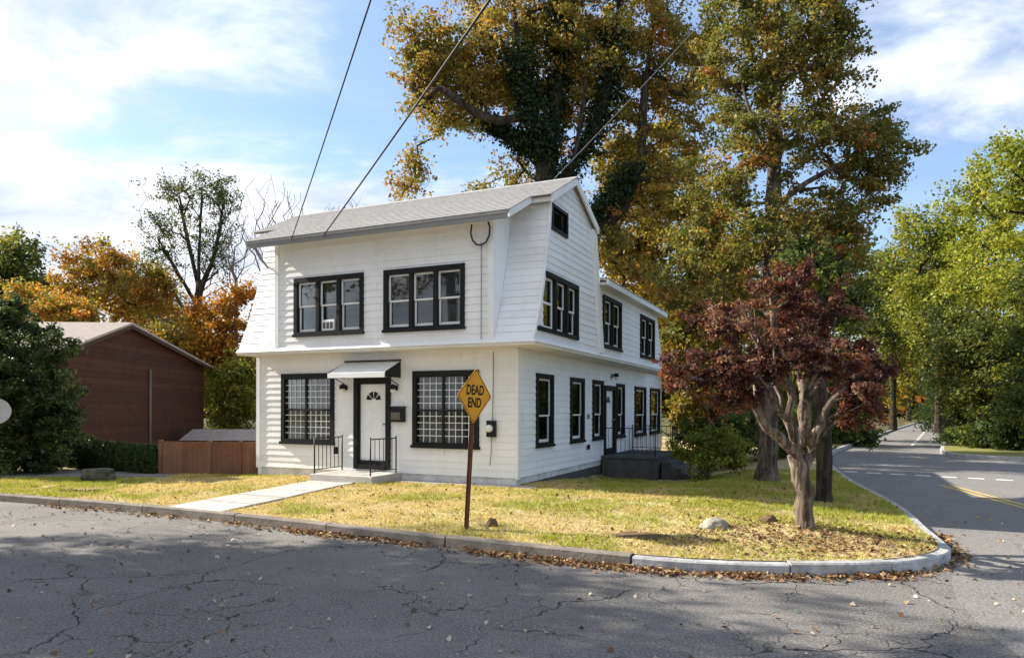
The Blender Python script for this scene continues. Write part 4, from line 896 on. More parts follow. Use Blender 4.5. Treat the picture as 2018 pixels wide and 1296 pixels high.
def tree(name, label, base, trunks, ells, nclus, nleaf, leaf, palette, r0=.25, bark='bark', crad=.55, group=None, flat=.75, step=.6, rtip=.008, cat='tree', droop=0, nup=.55, parts=True, density=None, flare=1.4, jit=.25, bare=0, gp={}, e=2.3):
    o = empty(name, base); tag(o, label, cat, group); bs = np.array(base)
    tr = [[Vector(p) - Vector(base) for p in t] for t in trunks]; el = [(e[0] - bs[0], e[1] - bs[1], e[2] - bs[2], *e[3:]) for e in ells]
    cl = ell_pts(el, nclus)
    pos, par = grow(tr, cl, step, **gp); tm, rad = branch_mesh('trunk', pos, par, r0, rtip, bark, o, flare, e)
    if nleaf:
        if bare: cl = cl[RNG.random(len(cl)) > bare]
        w = RNG.gamma(2.2, 1, len(cl)); w /= w.sum(); cnt = RNG.multinomial(nleaf, w); gi = np.repeat(np.arange(len(cl)), cnt)
        cr = crad * RNG.uniform(.6, 1.35, len(cl)); d = RNG.normal(size=(nleaf, 3)); d /= np.linalg.norm(d, axis=1, keepdims=True)
        ax = RNG.normal(size=(len(cl), 3)) * [.7, .7, .45] + (cl - cl.mean(0)) / (np.abs(cl - cl.mean(0)).max(0) + 1e-6) * .9; ax[:, 2] -= droop; ax /= np.linalg.norm(ax, axis=1, keepdims=True)
        sd_ = np.cross(ax, RNG.normal(size=(len(cl), 3)) * .35 + [0, 0, 1]); sd_ /= np.linalg.norm(sd_, axis=1, keepdims=True); up_ = np.cross(sd_, ax)
        q3 = d * RNG.random((nleaf, 1)) ** .5 * cr[gi][:, None]
        P = cl[gi] + ax[gi] * q3[:, :1] * 1.45 + sd_[gi] * q3[:, 1:2] * .9 + up_[gi] * q3[:, 2:3] * flat * .62
        Nn = d * .6 + RNG.normal(size=(nleaf, 3)) * .7 + np.array([0, 0, nup]); Nn /= np.linalg.norm(Nn, axis=1, keepdims=True)
        leaves_mesh('crown', P, Nn, leaf, np.clip(pick_cols(nleaf, palette, jit, gi) * 1.25, 0, .6), 'leaf', o)
    return o
def E_(x, y, Y, rx, ry, rz_px=None, rd=None):                  # ellipsoid from a silhouette patch at depth Y
    k = Y / F_; p = at(x, y, Y); return (p.x, p.y, p.z, rx * k, rd if rd else max(rx, 40) * k, ry * k)

PUR = [((.115, .046, .036), 4), ((.08, .034, .031), 4), ((.18, .07, .035), 2), ((.05, .026, .025), 3), ((.25, .15, .11), 1.3)]
OLV = [((.17, .15, .030), 4), ((.24, .18, .035), 3), ((.28, .165, .03), 2.5), ((.10, .11, .024), 3), ((.34, .22, .045), 1.5), ((.27, .10, .025), .8)]
OLG = [((.14, .145, .034), 5), ((.19, .17, .04), 3), ((.24, .16, .036), 2), ((.09, .105, .026), 4), ((.30, .21, .05), 1.2), ((.27, .11, .03), .7)]
BRN = [((.29, .20, .045), 4), ((.35, .23, .048), 3), ((.22, .19, .042), 5), ((.28, .12, .028), 1.2), ((.15, .15, .034), 3)]
GRN = [((.19, .225, .028), 4), ((.26, .275, .036), 3), ((.12, .15, .024), 3), ((.30, .29, .055), 1)]
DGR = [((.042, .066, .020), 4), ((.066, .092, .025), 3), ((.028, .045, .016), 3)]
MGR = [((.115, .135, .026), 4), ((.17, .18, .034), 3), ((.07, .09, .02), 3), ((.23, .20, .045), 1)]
ORG = [((.36, .17, .022), 4), ((.40, .22, .03), 3), ((.27, .12, .02), 3), ((.17, .09, .02), 2)]
YEL = [((.30, .24, .03), 4), ((.22, .20, .03), 3), ((.38, .26, .04), 2), ((.13, .14, .025), 2)]
GOR = [((.36, .20, .03), 3), ((.24, .20, .03), 3), ((.11, .13, .025), 4), ((.40, .17, .025), 2)]

# purple-leaved maple on the corner, limbs traced in the photograph, at its own depth
D0 = 10.75
mb = at(1588, 1036, D0); MB0 = (mb.x, mb.y, lawn_h(mb.x, mb.y) - .06)
def q(x, y, dy=0): return at(x, y, D0 + dy)
TR = [[Vector(MB0), q(1584, 985), q(1578, 930), q(1568, 885, -.05), q(1560, 830, -.1), q(1556, 770, -.1), q(1545, 700, .0), q(1525, 630, .1), q(1512, 560, .1)],
      [q(1572, 900), q(1545, 868, -.2), q(1505, 835, -.35), q(1488, 800, -.4), q(1462, 765, -.5), q(1420, 735, -.6), q(1370, 715, -.7)],
      [q(1590, 925), q(1598, 888, .1), q(1615, 845, .15), q(1636, 800, .2), q(1652, 770, .2), q(1690, 740, .4), q(1715, 725, .5)],
      [q(1575, 905), q(1580, 850, .25), q(1585, 800, .3), q(1590, 730, .35), q(1600, 660, .4), q(1630, 600, .5)],
      [q(1488, 800, -.4), q(1492, 765, -.1), q(1465, 700, -.1), q(1425, 650, -.1), q(1405, 610, -.1)],
      [q(1556, 770, -.1), q(1520, 715, -.5), q(1490, 660, -.7), q(1460, 600, -.8)],
      [q(1585, 800, .3), q(1570, 740, .9), q(1560, 690, 1.2), q(1560, 620, 1.4)],
      [q(1575, 890), q(1548, 830, .4), q(1535, 770, .6), q(1500, 700, .8), q(1470, 640, .9)],
      [q(1560, 860, -.1), q(1535, 800, -.6), q(1500, 745, -.9), q(1450, 700, -1.1)],
      [q(1590, 900), q(1625, 850, -.3), q(1660, 820, -.5), q(1700, 790, -.6)],
      [q(1585, 800, .3), q(1620, 740, .7), q(1640, 680, .9), q(1650, 610, 1.0)],
      [q(1598, 888, .1), q(1592, 850, -.5), q(1585, 800, -.7), q(1598, 745, -.9), q(1640, 700, -1.1)]]
EL = [E_(1365, 720, D0 - .6, 62, 42), E_(1435, 765, D0 - .7, 62, 38), E_(1398, 618, D0, 55, 36), E_(1465, 640, D0 - .5, 62, 50), E_(1535, 565, D0 + .1, 70, 50), E_(1645, 605, D0 + .4, 32, 45), E_(1560, 640, D0 + .9, 90, 50),
      E_(1700, 740, D0 + .4, 62, 62), E_(1635, 710, D0 - .9, 70, 50), E_(1490, 715, D0 - .7, 80, 38), E_(1570, 690, D0 - .9, 70, 45), E_(1680, 790, D0 + .2, 50, 40), E_(1590, 560, D0 + .3, 40, 40), E_(1345, 745, D0 - .5, 38, 30), E_(1425, 800, D0 - .6, 42, 26), E_(1470, 785, D0 - .7, 30, 22), E_(1725, 800, D0 + .5, 34, 36), E_(1690, 830, D0 + .3, 28, 26), E_(1740, 740, D0 + .6, 26, 40)]
tree('purple_maple', 'low spreading purple-leaved maple with forked pale trunk on the lawn corner', MB0, TR, EL, 380, 40000, .058, PUR, r0=.155, bark='bark_maple', crad=.135, step=.18, rtip=.005, flat=.8, flare=1.5, droop=.25, nup=.4, e=2.9, gp=dict(wob=.2, updrift=.8, steep=.5))

# tall tree behind it, right of the house
def trk(x0, y0, Y, pts, zb): p = at(x0, y0, Y); return [Vector((p.x, p.y, zb))] + [at(a, b_, Y + (c[0] if c else 0)) for a, b_, *c in pts]
t4 = trk(1512, 940, 18.1, [(1514, 800), (1520, 600), (1525, 400), (1528, 200), (1532, 0), (1530, -200)], .2)
EL4 = [E_(1480, 470, 18.1, 110, 70), E_(1600, 440, 18.1, 105, 70), E_(1690, 330, 18.1, 75, 60), E_(1620, 270, 18, 95, 80), E_(1500, 260, 18.1, 90, 90), E_(1420, 360, 18.4, 70, 80), E_(1560, 110, 18.1, 110, 100), E_(1650, 120, 18.1, 55, 90), E_(1560, -90, 18.1, 130, 100), E_(1400, 520, 18, 90, 45), E_(1640, 520, 18, 60, 45), E_(1370, 440, 18.6, 60, 50), E_(1720, 300, 18, 55, 50), E_(1700, 400, 18, 60, 40), E_(1600, 20, 18, 110, 80), E_(1440, 60, 18.3, 70, 80), E_(1450, 160, 18.4, 70, 60), E_(1360, 560, 18, 70, 50), E_(1460, 590, 18.3, 80, 45), E_(1580, 560, 18.4, 80, 60), E_(1680, 470, 18.2, 55, 60), E_(1720, 240, 18.2, 45, 45), E_(1740, 340, 18.1, 40, 30)]
tree('tall_tree', 'tall straight-trunked olive and brown autumn tree behind the purple maple', tuple(t4[0]), [t4, [at(1525, 420, 18.1), at(1570, 370, 17.8), at(1640, 330, 17.6)], [at(1526, 320, 18.1), at(1480, 240, 18), at(1460, 160, 18)]], EL4, 820, 90000, .095, OLG, r0=.25, bark='bark', crad=.36, step=.45, nup=.3, e=1.9)
t5 = trk(1622, 986, 14.5, [(1620, 880), (1618, 760), (1612, 600), (1600, 480)], .1)
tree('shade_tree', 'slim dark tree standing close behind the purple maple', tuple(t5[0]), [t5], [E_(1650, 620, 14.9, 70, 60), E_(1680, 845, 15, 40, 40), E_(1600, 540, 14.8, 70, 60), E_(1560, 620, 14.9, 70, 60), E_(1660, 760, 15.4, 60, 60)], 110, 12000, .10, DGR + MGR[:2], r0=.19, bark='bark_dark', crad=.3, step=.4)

# ivy-clad giant behind the house
Yb = 29.5
t2 = [Vector((at(1085, 800, Yb).x, Yb, 0))] + [at(1085, 560, Yb), at(1080, 400, Yb), at(1075, 300, Yb), at(1040, 200, Yb - .3), at(1020, 90, Yb - .5), at(1000, -80, Yb - .6)]
b2 = [[at(1078, 320, Yb), at(1095, 230, Yb + .4), at(1100, 100, Yb + .5), at(1110, -100, Yb + .7)], [at(1080, 390, Yb), at(1150, 300, Yb + .3), at(1195, 200, Yb + .4), at(1215, 60, Yb + .5), at(1230, -100, Yb + .5)],
      [at(1083, 460, Yb), at(1180, 420, Yb - .3), at(1250, 330, Yb - .6), at(1290, 220, Yb - .8), at(1350, 100, Yb - 1)], [at(1050, 230, Yb), at(960, 240, Yb - .6), at(880, 180, Yb - 1), at(820, 150, Yb - 1.2)], [at(1076, 310, Yb), at(1010, 270, Yb + .6), at(950, 235, Yb + 1)], [at(1082, 420, Yb), at(1130, 330, Yb - .2), at(1150, 200, Yb - .2), at(1160, 40, Yb)], [at(1083, 480, Yb), at(1215, 440, Yb + .2), at(1262, 330, Yb + .3), at(1270, 180, Yb + .3), at(1290, 40, Yb + .4)]]
EL2 = [E_(930, 90, Yb - .5, 120, 100), E_(1060, 40, Yb, 130, 110), E_(1200, 60, Yb, 130, 110), E_(1330, 90, Yb, 100, 110), E_(850, 150, Yb - .8, 70, 55), E_(900, 210, Yb - .8, 70, 50), E_(830, 30, Yb - 1, 50, 50), E_(810, 320, Yb - .5, 45, 55), E_(1000, 330, Yb + .5, 75, 55), E_(1120, 200, Yb + 1, 90, 80),
       E_(1250, 220, Yb, 80, 90), E_(1290, 340, Yb - .5, 60, 80), E_(1220, 430, Yb - 1, 50, 90), E_(1100, -120, Yb, 260, 110), E_(1390, 200, Yb + .5, 50, 80), E_(1150, 110, Yb, 120, 90), E_(1000, 150, Yb, 90, 70), E_(790, 370, Yb - .5, 30, 30), E_(940, 370, Yb + .5, 50, 25), E_(1330, 260, Yb, 60, 60), E_(1240, 330, Yb, 70, 90), E_(1215, 500, Yb, 45, 80), E_(1300, 420, Yb, 60, 70), E_(1270, 540, Yb, 60, 60), E_(900, 130, Yb, 90, 80), E_(820, 90, Yb - .5, 50, 60), E_(1380, 330, Yb + .5, 45, 60), E_(1400, 80, Yb, 70, 90)]
tree('ivy_tree', 'huge multi-stemmed tree with ivy-clad stems and brown-gold leaves behind the house', tuple(t2[0]), [t2] + b2, [(a, b_ + 1.3, c, d, e_, f) for a, b_, c, d, e_, f in EL2], 1000, 120000, .15, BRN + OLV + YEL[1:2], r0=.60, bark='bark_dark', crad=.68, step=.8, rtip=.012, nup=.25, e=2.0)
ivy_parent = bpy.data.objects['ivy_tree']
def ivy(lines, n, rad, parent):
    base = np.array(parent.location); P = []; Q = []
    for ln, r_ in lines:
        D = np.array([tuple(p) for p in dens([tuple(v) for v in smooth_pts([tuple(v) for v in ln], 1)], .15)]) - base
        k = int(n * len(D) / sum(len(l) for l, _ in lines) / 40); idx = RNG.integers(0, len(D), n // len(lines)); a = RNG.uniform(0, 2 * np.pi, len(idx)); rr = r_ * RNG.uniform(.7, 1.5, len(idx)) ** 1.2
        rr *= .8 + .6 * np.array([mnoise.noise((i * .11, r_ * 7, 0)) for i in idx])
        d = np.stack([np.cos(a), np.sin(a), np.zeros(len(a))], 1); P.append(D[idx] + d * rr[:, None] + RNG.normal(size=(len(a), 3)) * .15); Q.append(d + RNG.normal(size=(len(a), 3)) * .4 + [0, 0, .4])
    P = np.concatenate(P); Q = np.concatenate(Q); Q /= np.linalg.norm(Q, axis=1, keepdims=True)
    leaves_mesh('ivy', P, Q, .15, pick_cols(len(P), [((.022, .040, .014), 3), ((.035, .058, .018), 3), ((.016, .028, .011), 2)]), 'leaf', parent)
ivy([(t2[:5], .70), (t2[3:6], .55), (b2[0], .45), (b2[4], .45), (b2[1][:4], .5), (b2[2][:3], .4)], 30000, .5, ivy_parent)

# shrubs and trees right of the house
bp = at(1395, 935, 19.3)
tree('garden_bush', 'rounded sunlit green bush by the side porch steps', (bp.x, bp.y, -.2), [[(bp.x, bp.y, -.2), (bp.x, bp.y, .8)]], [E_(1385, 900, 20.2, 45, 32), E_(1440, 895, 20, 32, 36), E_(1405, 870, 20.5, 40, 28)], 70, 9000, .08, GRN + MGR[:2], r0=.05, crad=.3, step=.3, bark='bark_dark', cat='bush')
bp = at(1330, 800, 33)
for i, (x, Y, ells, pal, lab) in enumerate([
    (1290, 36, [(1265, 520, 70, 60), (1290, 620, 60, 60), (1230, 590, 40, 50), (1310, 440, 60, 55), (1240, 470, 60, 50), (1260, 380, 60, 60), (1330, 340, 60, 60), (1220, 320, 45, 60), (1390, 420, 50, 60), (1300, 250, 50, 50)], OLV + YEL[:2], 'olive-yellow tree rising just behind the rear wing of the white house'),
    (1410, 31, [(1380, 590, 70, 60), (1430, 500, 80, 60), (1350, 680, 60, 60), (1420, 700, 70, 60), (1380, 800, 60, 50)], OLV + MGR[:2], 'brown-green tree filling the gap between house and purple maple'),
    (1480, 42, [(1480, 560, 80, 80), (1540, 640, 70, 80), (1450, 760, 80, 70), (1560, 780, 80, 70)], MGR + OLV[:2], 'shaded green tree behind the tall straight trunk'),
    (1660, 46, [(1640, 560, 80, 70), (1690, 620, 60, 80), (1640, 700, 70, 70), (1680, 780, 60, 60), (1600, 480, 70, 50)], DGR + MGR, 'dark green tree left of the far road')]):
    b_ = at(x, 830, Y); tree('background_tree', lab, (b_.x, Y, .1), [[(b_.x, Y, .1), at(x, 700, Y), at(x + 5, 560, Y)]], [E_(a, c, Y + random.uniform(-1.5, 1.5), rx, ry) for a, c, rx, ry in ells], 260, 30000, .19, pal, r0=.3, crad=.85, step=.9, bark='bark_dark', group='trees behind the white house')
# low undergrowth between the trunks
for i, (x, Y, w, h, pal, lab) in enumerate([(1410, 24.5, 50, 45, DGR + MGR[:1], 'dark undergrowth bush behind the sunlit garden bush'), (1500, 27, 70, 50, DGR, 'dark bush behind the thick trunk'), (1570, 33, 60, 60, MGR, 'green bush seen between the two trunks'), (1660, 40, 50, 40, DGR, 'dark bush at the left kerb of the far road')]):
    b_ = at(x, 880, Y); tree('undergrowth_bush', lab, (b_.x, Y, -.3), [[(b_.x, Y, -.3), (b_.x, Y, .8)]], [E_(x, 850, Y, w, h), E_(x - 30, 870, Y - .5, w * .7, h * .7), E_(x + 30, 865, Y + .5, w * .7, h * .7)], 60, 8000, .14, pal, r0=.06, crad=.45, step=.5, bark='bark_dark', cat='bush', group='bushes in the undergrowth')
# woods on the right
RT = [(1760, 66, [(1745, 540, 50, 60), (1790, 590, 60, 80), (1740, 640, 50, 60), (1780, 690, 50, 40)], MGR + GRN[:1], 'mid-green tree at the low left end of the wooded slope', .36),
      (1850, 58, [(1830, 470, 60, 55), (1860, 540, 70, 80), (1820, 600, 60, 60), (1870, 640, 60, 60)], GRN[:2] + MGR, 'olive-green tree in the middle of the wooded slope', .34),
      (1950, 50, [(1930, 420, 60, 70), (1960, 500, 80, 80), (1900, 560, 60, 70), (1980, 620, 70, 60), (1925, 350, 35, 40)], GRN, 'bright green tree high on the wooded slope', .30),
      (2030, 44, [(2000, 340, 50, 60), (2040, 420, 70, 80), (2010, 540, 70, 80), (2060, 600, 80, 80), (1995, 300, 30, 30)], GRN, 'tallest bright yellow-green tree at the right edge', .28),
      (1975, 38, [(1960, 680, 60, 70), (1990, 760, 60, 60), (1930, 780, 50, 50), (2030, 700, 60, 80)], MGR + DGR[:2], 'shaded green tree over the far right kerb', .22),
      (1905, 40, [(1890, 700, 50, 60), (1910, 780, 50, 50), (1870, 640, 45, 50)], MGR + DGR, 'dark-trunked tree on the corner verge beside the far road', .2),
      (1860, 62, [(1865, 770, 40, 45), (1850, 810, 35, 30), (1880, 720, 40, 40)], DGR, 'dark low-branched evergreen beside the far road', .24),
      (2080, 33, [(2060, 660, 60, 90), (2040, 780, 60, 60), (2100, 560, 80, 80)], DGR + MGR[:2], 'dark leafy tree mostly beyond the right edge', .2)]
for i, (x, Y, ells, pal, lab, lf) in enumerate(RT):
    b_ = at(x, 850, Y); tree('woodland_tree', lab, (b_.x, Y, .1), [[(b_.x, Y, .1), at(x, 720, Y), at(x + 4, 560, Y)]], [E_(a, c, Y + random.uniform(-2, 2), rx, ry) for a, c, rx, ry in ells], 190, 22000, lf * .8, pal, r0=.32, crad=Y * .022, step=1.2, bark='bark_dark', group='trees of the right-hand wood')
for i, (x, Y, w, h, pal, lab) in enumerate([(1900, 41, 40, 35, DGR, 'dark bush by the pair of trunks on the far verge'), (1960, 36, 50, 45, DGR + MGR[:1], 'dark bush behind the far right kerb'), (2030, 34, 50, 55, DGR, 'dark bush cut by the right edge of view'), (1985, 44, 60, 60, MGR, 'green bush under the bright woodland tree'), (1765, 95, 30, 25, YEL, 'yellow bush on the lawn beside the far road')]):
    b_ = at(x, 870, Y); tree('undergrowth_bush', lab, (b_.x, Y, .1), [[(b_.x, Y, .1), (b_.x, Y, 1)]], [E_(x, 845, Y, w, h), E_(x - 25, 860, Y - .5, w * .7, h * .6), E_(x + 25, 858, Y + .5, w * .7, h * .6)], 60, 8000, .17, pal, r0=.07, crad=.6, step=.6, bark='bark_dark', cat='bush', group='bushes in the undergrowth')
b_ = at(1790, 830, 110); tree('yellow_tree', 'yellow-green tree at the end of the far road', (b_.x, 110, .1), [[(b_.x, 110, .1), at(1790, 740, 110)]], [E_(1780, 740, 110, 45, 40), E_(1800, 690, 112, 40, 40), E_(1750, 770, 108, 30, 25)], 90, 9000, .5, YEL + MGR[:1], r0=.4, crad=2, step=2, bark='bark_dark')

# left background
LT = [(30, 48, [(25, 500, 45, 45), (10, 560, 60, 50), (60, 560, 35, 40)], DGR[:2] + MGR, 'dark green tree at the far left behind the evergreen', .24, 14000, .0, 'bark_dark'),
      (215, 44, [(200, 540, 95, 50), (260, 590, 80, 50), (150, 580, 60, 45), (300, 560, 50, 40), (215, 500, 30, 22)], ORG[2:] + BRN + [((.30, .15, .025), 3)], 'broad orange-brown tree behind the brown house', .19, 21000, .1, 'bark_brown'),
      (110, 36, [(60, 600, 45, 28), (120, 615, 50, 25), (170, 625, 40, 22)], GOR, 'bright orange and green thicket above the evergreen', .15, 12000, 0, 'bark_brown'),
      (440, 41, [(435, 640, 55, 60), (420, 720, 45, 60), (470, 600, 40, 40), (400, 640, 35, 40), (450, 690, 40, 50)], ORG, 'bright orange-yellow tree between the brown house and the white house', .19, 17000, .1, 'bark_brown'),
      (455, 39.5, [(455, 770, 48, 55), (430, 800, 40, 40), (490, 740, 35, 50), (480, 820, 35, 35)], MGR + YEL[1:2] + GRN[:1], 'green bush between the fence and the orange tree', .17, 14000, 0, 'bark_dark'),
      (300, 52, [(310, 590, 50, 45), (350, 640, 45, 45), (280, 620, 50, 40)], BRN + OLV, 'thin brown tree right of the broad orange tree', .2, 9000, .3, 'bark_brown'),
      (330, 40, [(330, 670, 50, 30), (360, 700, 40, 40), (300, 655, 30, 20)], OLV + GOR, 'olive undergrowth above the right slope of the brown roof', .16, 9000, 0, 'bark_brown')]
for i, (x, Y, ells, pal, lab, lf, nl, bare, bk_) in enumerate(LT):
    b_ = at(x, 840, Y); tree('autumn_tree', lab, (b_.x, Y, -.2), [[(b_.x, Y, -.2), at(x, 740, Y), at(x + 3, 640, Y)]], [E_(a, c, Y + random.uniform(-1, 1), rx, ry) for a, c, rx, ry in ells], 170, nl, lf, pal, r0=.22, crad=Y * .018, step=.9, bark=bk_, group='autumn trees at the left', bare=bare)
# bare trees
Yc = 46
tb = [Vector((at(385, 840, Yc).x, Yc, 0)), at(388, 700, Yc), at(390, 580, Yc), at(394, 460, Yc), at(398, 380, Yc)]
tree('sparse_tree', 'tall dark almost leafless tree with wispy twigs behind the brown house', tuple(tb[0]), [tb, [at(388, 600, Yc), at(340, 520, Yc), at(300, 450, Yc)], [at(390, 560, Yc), at(365, 450, Yc), at(350, 370, Yc)], [at(390, 580, Yc), at(425, 500, Yc), at(440, 400, Yc)], [at(387, 640, Yc), at(350, 590, Yc), at(310, 520, Yc)]],
     [E_(340, 380, Yc, 50, 35), E_(400, 370, Yc, 55, 40), E_(440, 390, Yc, 35, 50), E_(320, 450, Yc, 45, 40), E_(390, 470, Yc, 60, 70), E_(310, 510, Yc, 40, 40), E_(440, 500, Yc, 35, 60)], 420, 11000, .14, DGR + [((.09, .085, .03), 3)], r0=.30, bark='bark_dark', crad=.55, step=.7, rtip=.011, gp=dict(wob=.10, updrift=1.2, steep=.6))
for i, (x, Y, ells, lab) in enumerate([(465, 44, [(460, 420, 30, 60), (480, 480, 30, 60), (450, 520, 25, 50)], 'slim bare grey tree left of the white house roof'), (540, 42, [(510, 400, 30, 50), (545, 400, 35, 55), (580, 410, 25, 45), (540, 450, 50, 40), (505, 480, 30, 60)], 'bare fan-shaped tree rising above the left end of the roof'), (690, 48, [(660, 420, 22, 18), (700, 410, 30, 20), (690, 440, 40, 20)], 'bare twiggy tree top peeping over the white house roof')]):
    b_ = at(x, 840, Y); tree('bare_tree', lab, (b_.x, Y, 0), [[(b_.x, Y, 0), at(x, 650, Y), at(x, 520, Y)]], [E_(a, c, Y, rx, ry) for a, c, rx, ry in ells], 190, 0, .1, DGR, r0=.14, bark='bark_grey', step=.9, rtip=.011, gp=dict(wob=.03, updrift=1.6, steep=.75, arch=-.05), group='bare trees behind the white house')
# evergreen at the left edge
tree('evergreen_tree', 'large dense dark evergreen at the left edge beside the hedge', (-13.9, 20.6, .1), [[(-13.9, 20.6, .1), (-13.9, 20.6, 2), (-13.9, 20.6, 4.3)]],
     [E_(60, 690, 20.6, 75, 55, rd=1.2), E_(40, 760, 20.4, 115, 65, rd=1.6), E_(55, 840, 20.6, 95, 50, rd=1.5), E_(30, 640, 20.8, 50, 40, rd=.8), E_(-40, 720, 21, 90, 110, rd=1.5), E_(10, 880, 20.2, 110, 30, rd=1.3), E_(110, 800, 20.4, 45, 60, rd=.8), E_(95, 870, 20.1, 60, 35, rd=.8), E_(20, 620, 20.8, 40, 30, rd=.6), E_(50, 900, 19.9, 90, 22, rd=.9), E_(20, 905, 19.6, 90, 20, rd=.8)], 760, 90000, .095, [((.045, .068, .025), 4), ((.07, .098, .032), 3), ((.11, .135, .04), 1.6), ((.028, .044, .018), 3)], r0=.2, bark='bark_dark', crad=.25, step=.4, nup=.8)
# clipped hedge of small upright shrubs
hl = [(at(x, 0, y).x, y) for x, y in ((128, 22.4), (152, 22.0), (176, 21.6), (199, 21.2), (222, 20.9), (244, 20.6), (266, 20.35), (286, 20.1), (303, 19.95))]
for i, (x, y) in enumerate(hl):
    o = empty('hedge_shrub', (x, y, .18)); lab = ['first', 'second', 'third', 'fourth', 'fifth', 'sixth', 'seventh', 'eighth', 'ninth'][i]
    tag(o, 'upright dark green hedge shrub, %s from the evergreen tree' % lab, 'shrub', 'shrubs of the clipped hedge'); n = 3600; h = .95 - .012 * i
    b = MB(); b.tube([(0, 0, -.1), (0, 0, .5), (.02, 0, h * .8)], [.03, .025, .01], 6); b.build('stem', 'bark_dark', o)
    a = RNG.uniform(0, 2 * np.pi, n); t = RNG.random(n); r_ = (.33 - .01 * i) * np.clip(np.sin(np.pi * np.clip(.16 + t * .80, 0, 1)) ** .45, 0, 1) * RNG.uniform(.75, 1.06, n) * (1 + .12 * np.sin(a * 3 + i))
    P = np.stack([np.cos(a) * r_, np.sin(a) * r_, t * h], 1); Nn = np.stack([np.cos(a), np.sin(a), np.full(n, .8)], 1) + RNG.normal(size=(n, 3)) * .4; Nn /= np.linalg.norm(Nn, axis=1, keepdims=True)
    leaves_mesh('foliage', P, Nn, .06, pick_cols(n, [((.045, .072, .02), 3), ((.075, .105, .026), 2), ((.026, .042, .014), 2)]), 'leaf', o)
# street trees to the left of the view, whose shade dapples the near road
for i, (x, y, h, r_, n, lab) in enumerate([(-16.0, 12.2, 9.5, 3.7, 7800, 'street tree left of the view shading the near road'), (-24.0, 15.2, 14, 4.0, 9000, 'taller street tree further left of the view'), (-12.5, 8.0, 9, 3.4, 6500, 'street tree nearest the viewpoint, left of the view'), (-14.2, 10.3, 12.4, 3.2, 7500, 'slender tall street tree between the other street trees'), (-9.5, 2.5, 11, 3.6, 9000, 'street tree just beside the viewpoint on the left')]):
    tree('street_tree', lab, (x, y, 0), [[(x, y, 0), (x + .1, y, h * .4), (x, y + .2, h)]], [(x, y, h, r_, r_ * .85, r_ * .7), (x + r_ * .5, y - .5, h - 1, r_ * .7, r_ * .7, r_ * .5), (x - r_ * .5, y + .4, h - .6, r_ * .7, r_ * .7, r_ * .5)], 130, n, .21, BRN + MGR, r0=.25, crad=.8, step=.9, bark='bark', group='street trees left of the view')

# far wooded skyline closing the horizon
n = 60000; ang = RNG.uniform(-1.15, 1.15, n); dist = RNG.uniform(150, 190, n); hh = np.array([13 + 5 * mnoise.noise((a * 4, 0, 0)) + 3 * mnoise.noise((a * 19, 1, 0)) + (8 * max(0, a - .35)) for a in ang])
t = RNG.random(n) ** .8; P = np.stack([np.sin(ang) * dist, np.cos(ang) * dist, t * hh], 1); Nn = RNG.normal(size=(n, 3)) + [0, -.6, .6]; Nn /= np.linalg.norm(Nn, axis=1, keepdims=True)
fw = leaves_mesh('far_woodland', P, Nn, 2.3, pick_cols(n, MGR + OLV[:3] + ORG[2:3]), 'leaf'); tag(fw, 'distant autumn woodland along the horizon', 'woodland', kind='stuff')

# ------------------------------------------------------------------ grass and fallen leaves
LBA = np.array(LB)
def scatter(n, x0, x1, y0, y1, dmin):
    p = np.stack([RNG.uniform(x0, x1, n), RNG.uniform(y0, y1, n)], 1); p = p[inside(LBA, p)]
    lx = (p - (HX, HY)) @ np.array([[math.cos(TH), math.sin(TH)], [-math.sin(TH), math.cos(TH)]])   # house-local
    inh = (lx[:, 0] > -W) & (lx[:, 0] < .02) & (lx[:, 1] > -.03); inh |= (lx[:, 0] > -4.95) & (lx[:, 0] < -3.1) & (lx[:, 1] > -1.27) & (lx[:, 1] < .1); inh |= (lx[:, 0] > -3.05) & (lx[:, 0] < .55) & (lx[:, 1] > -.42) & (lx[:, 1] < 0); inh |= (lx[:, 0] > 0) & (lx[:, 0] < 2.4) & (lx[:, 1] > 6.4) & (lx[:, 1] < 10)
    inh |= inside(np.array([tuple(PL[0]), tuple(PR[0]), tuple(PR[1]), tuple(PL[1])]), p); inh |= (p[:, 1] > 18.9) & (p[:, 0] < -9.3)
    return p[~inh]
# heights by a lookup grid
gx = np.arange(-20, 13, .2); gy = np.arange(8, 30, .2); GH = np.array([[lawn_h(x, y) for x in gx] for y in gy])
def hgt(p):
    i = np.clip((p[:, 0] + 20) / .2, 0, len(gx) - 2); j = np.clip((p[:, 1] - 8) / .2, 0, len(gy) - 2); i0 = i.astype(int); j0 = j.astype(int); u = i - i0; v = j - j0
    return GH[j0, i0] * (1 - u) * (1 - v) + GH[j0, i0 + 1] * u * (1 - v) + GH[j0 + 1, i0] * (1 - u) * v + GH[j0 + 1, i0 + 1] * u * v
p = scatter(420000, -15, 10, 8.8, 22, 0); n = len(p); z = hgt(p)
nz = np.array([mnoise.noise((x * .55, y * .8, 3)) + .5 * mnoise.noise((x * 2.1, y * 2.1, 7)) for x, y in p])
keep = RNG.random(n) < np.clip(.95 - .5 * (np.exp(-(((p[:, 0] - 4.3) / 1.9) ** 2 + ((p[:, 1] - 10.3) / 1.0) ** 2))), .2, 1) * np.clip(1.25 + 2.2 * np.array([mnoise.noise((x * 1.3, y * 1.3, 21)) for x, y in p]), .25, 1)
p, z, nz = p[keep], z[keep], nz[keep]; n = len(p)
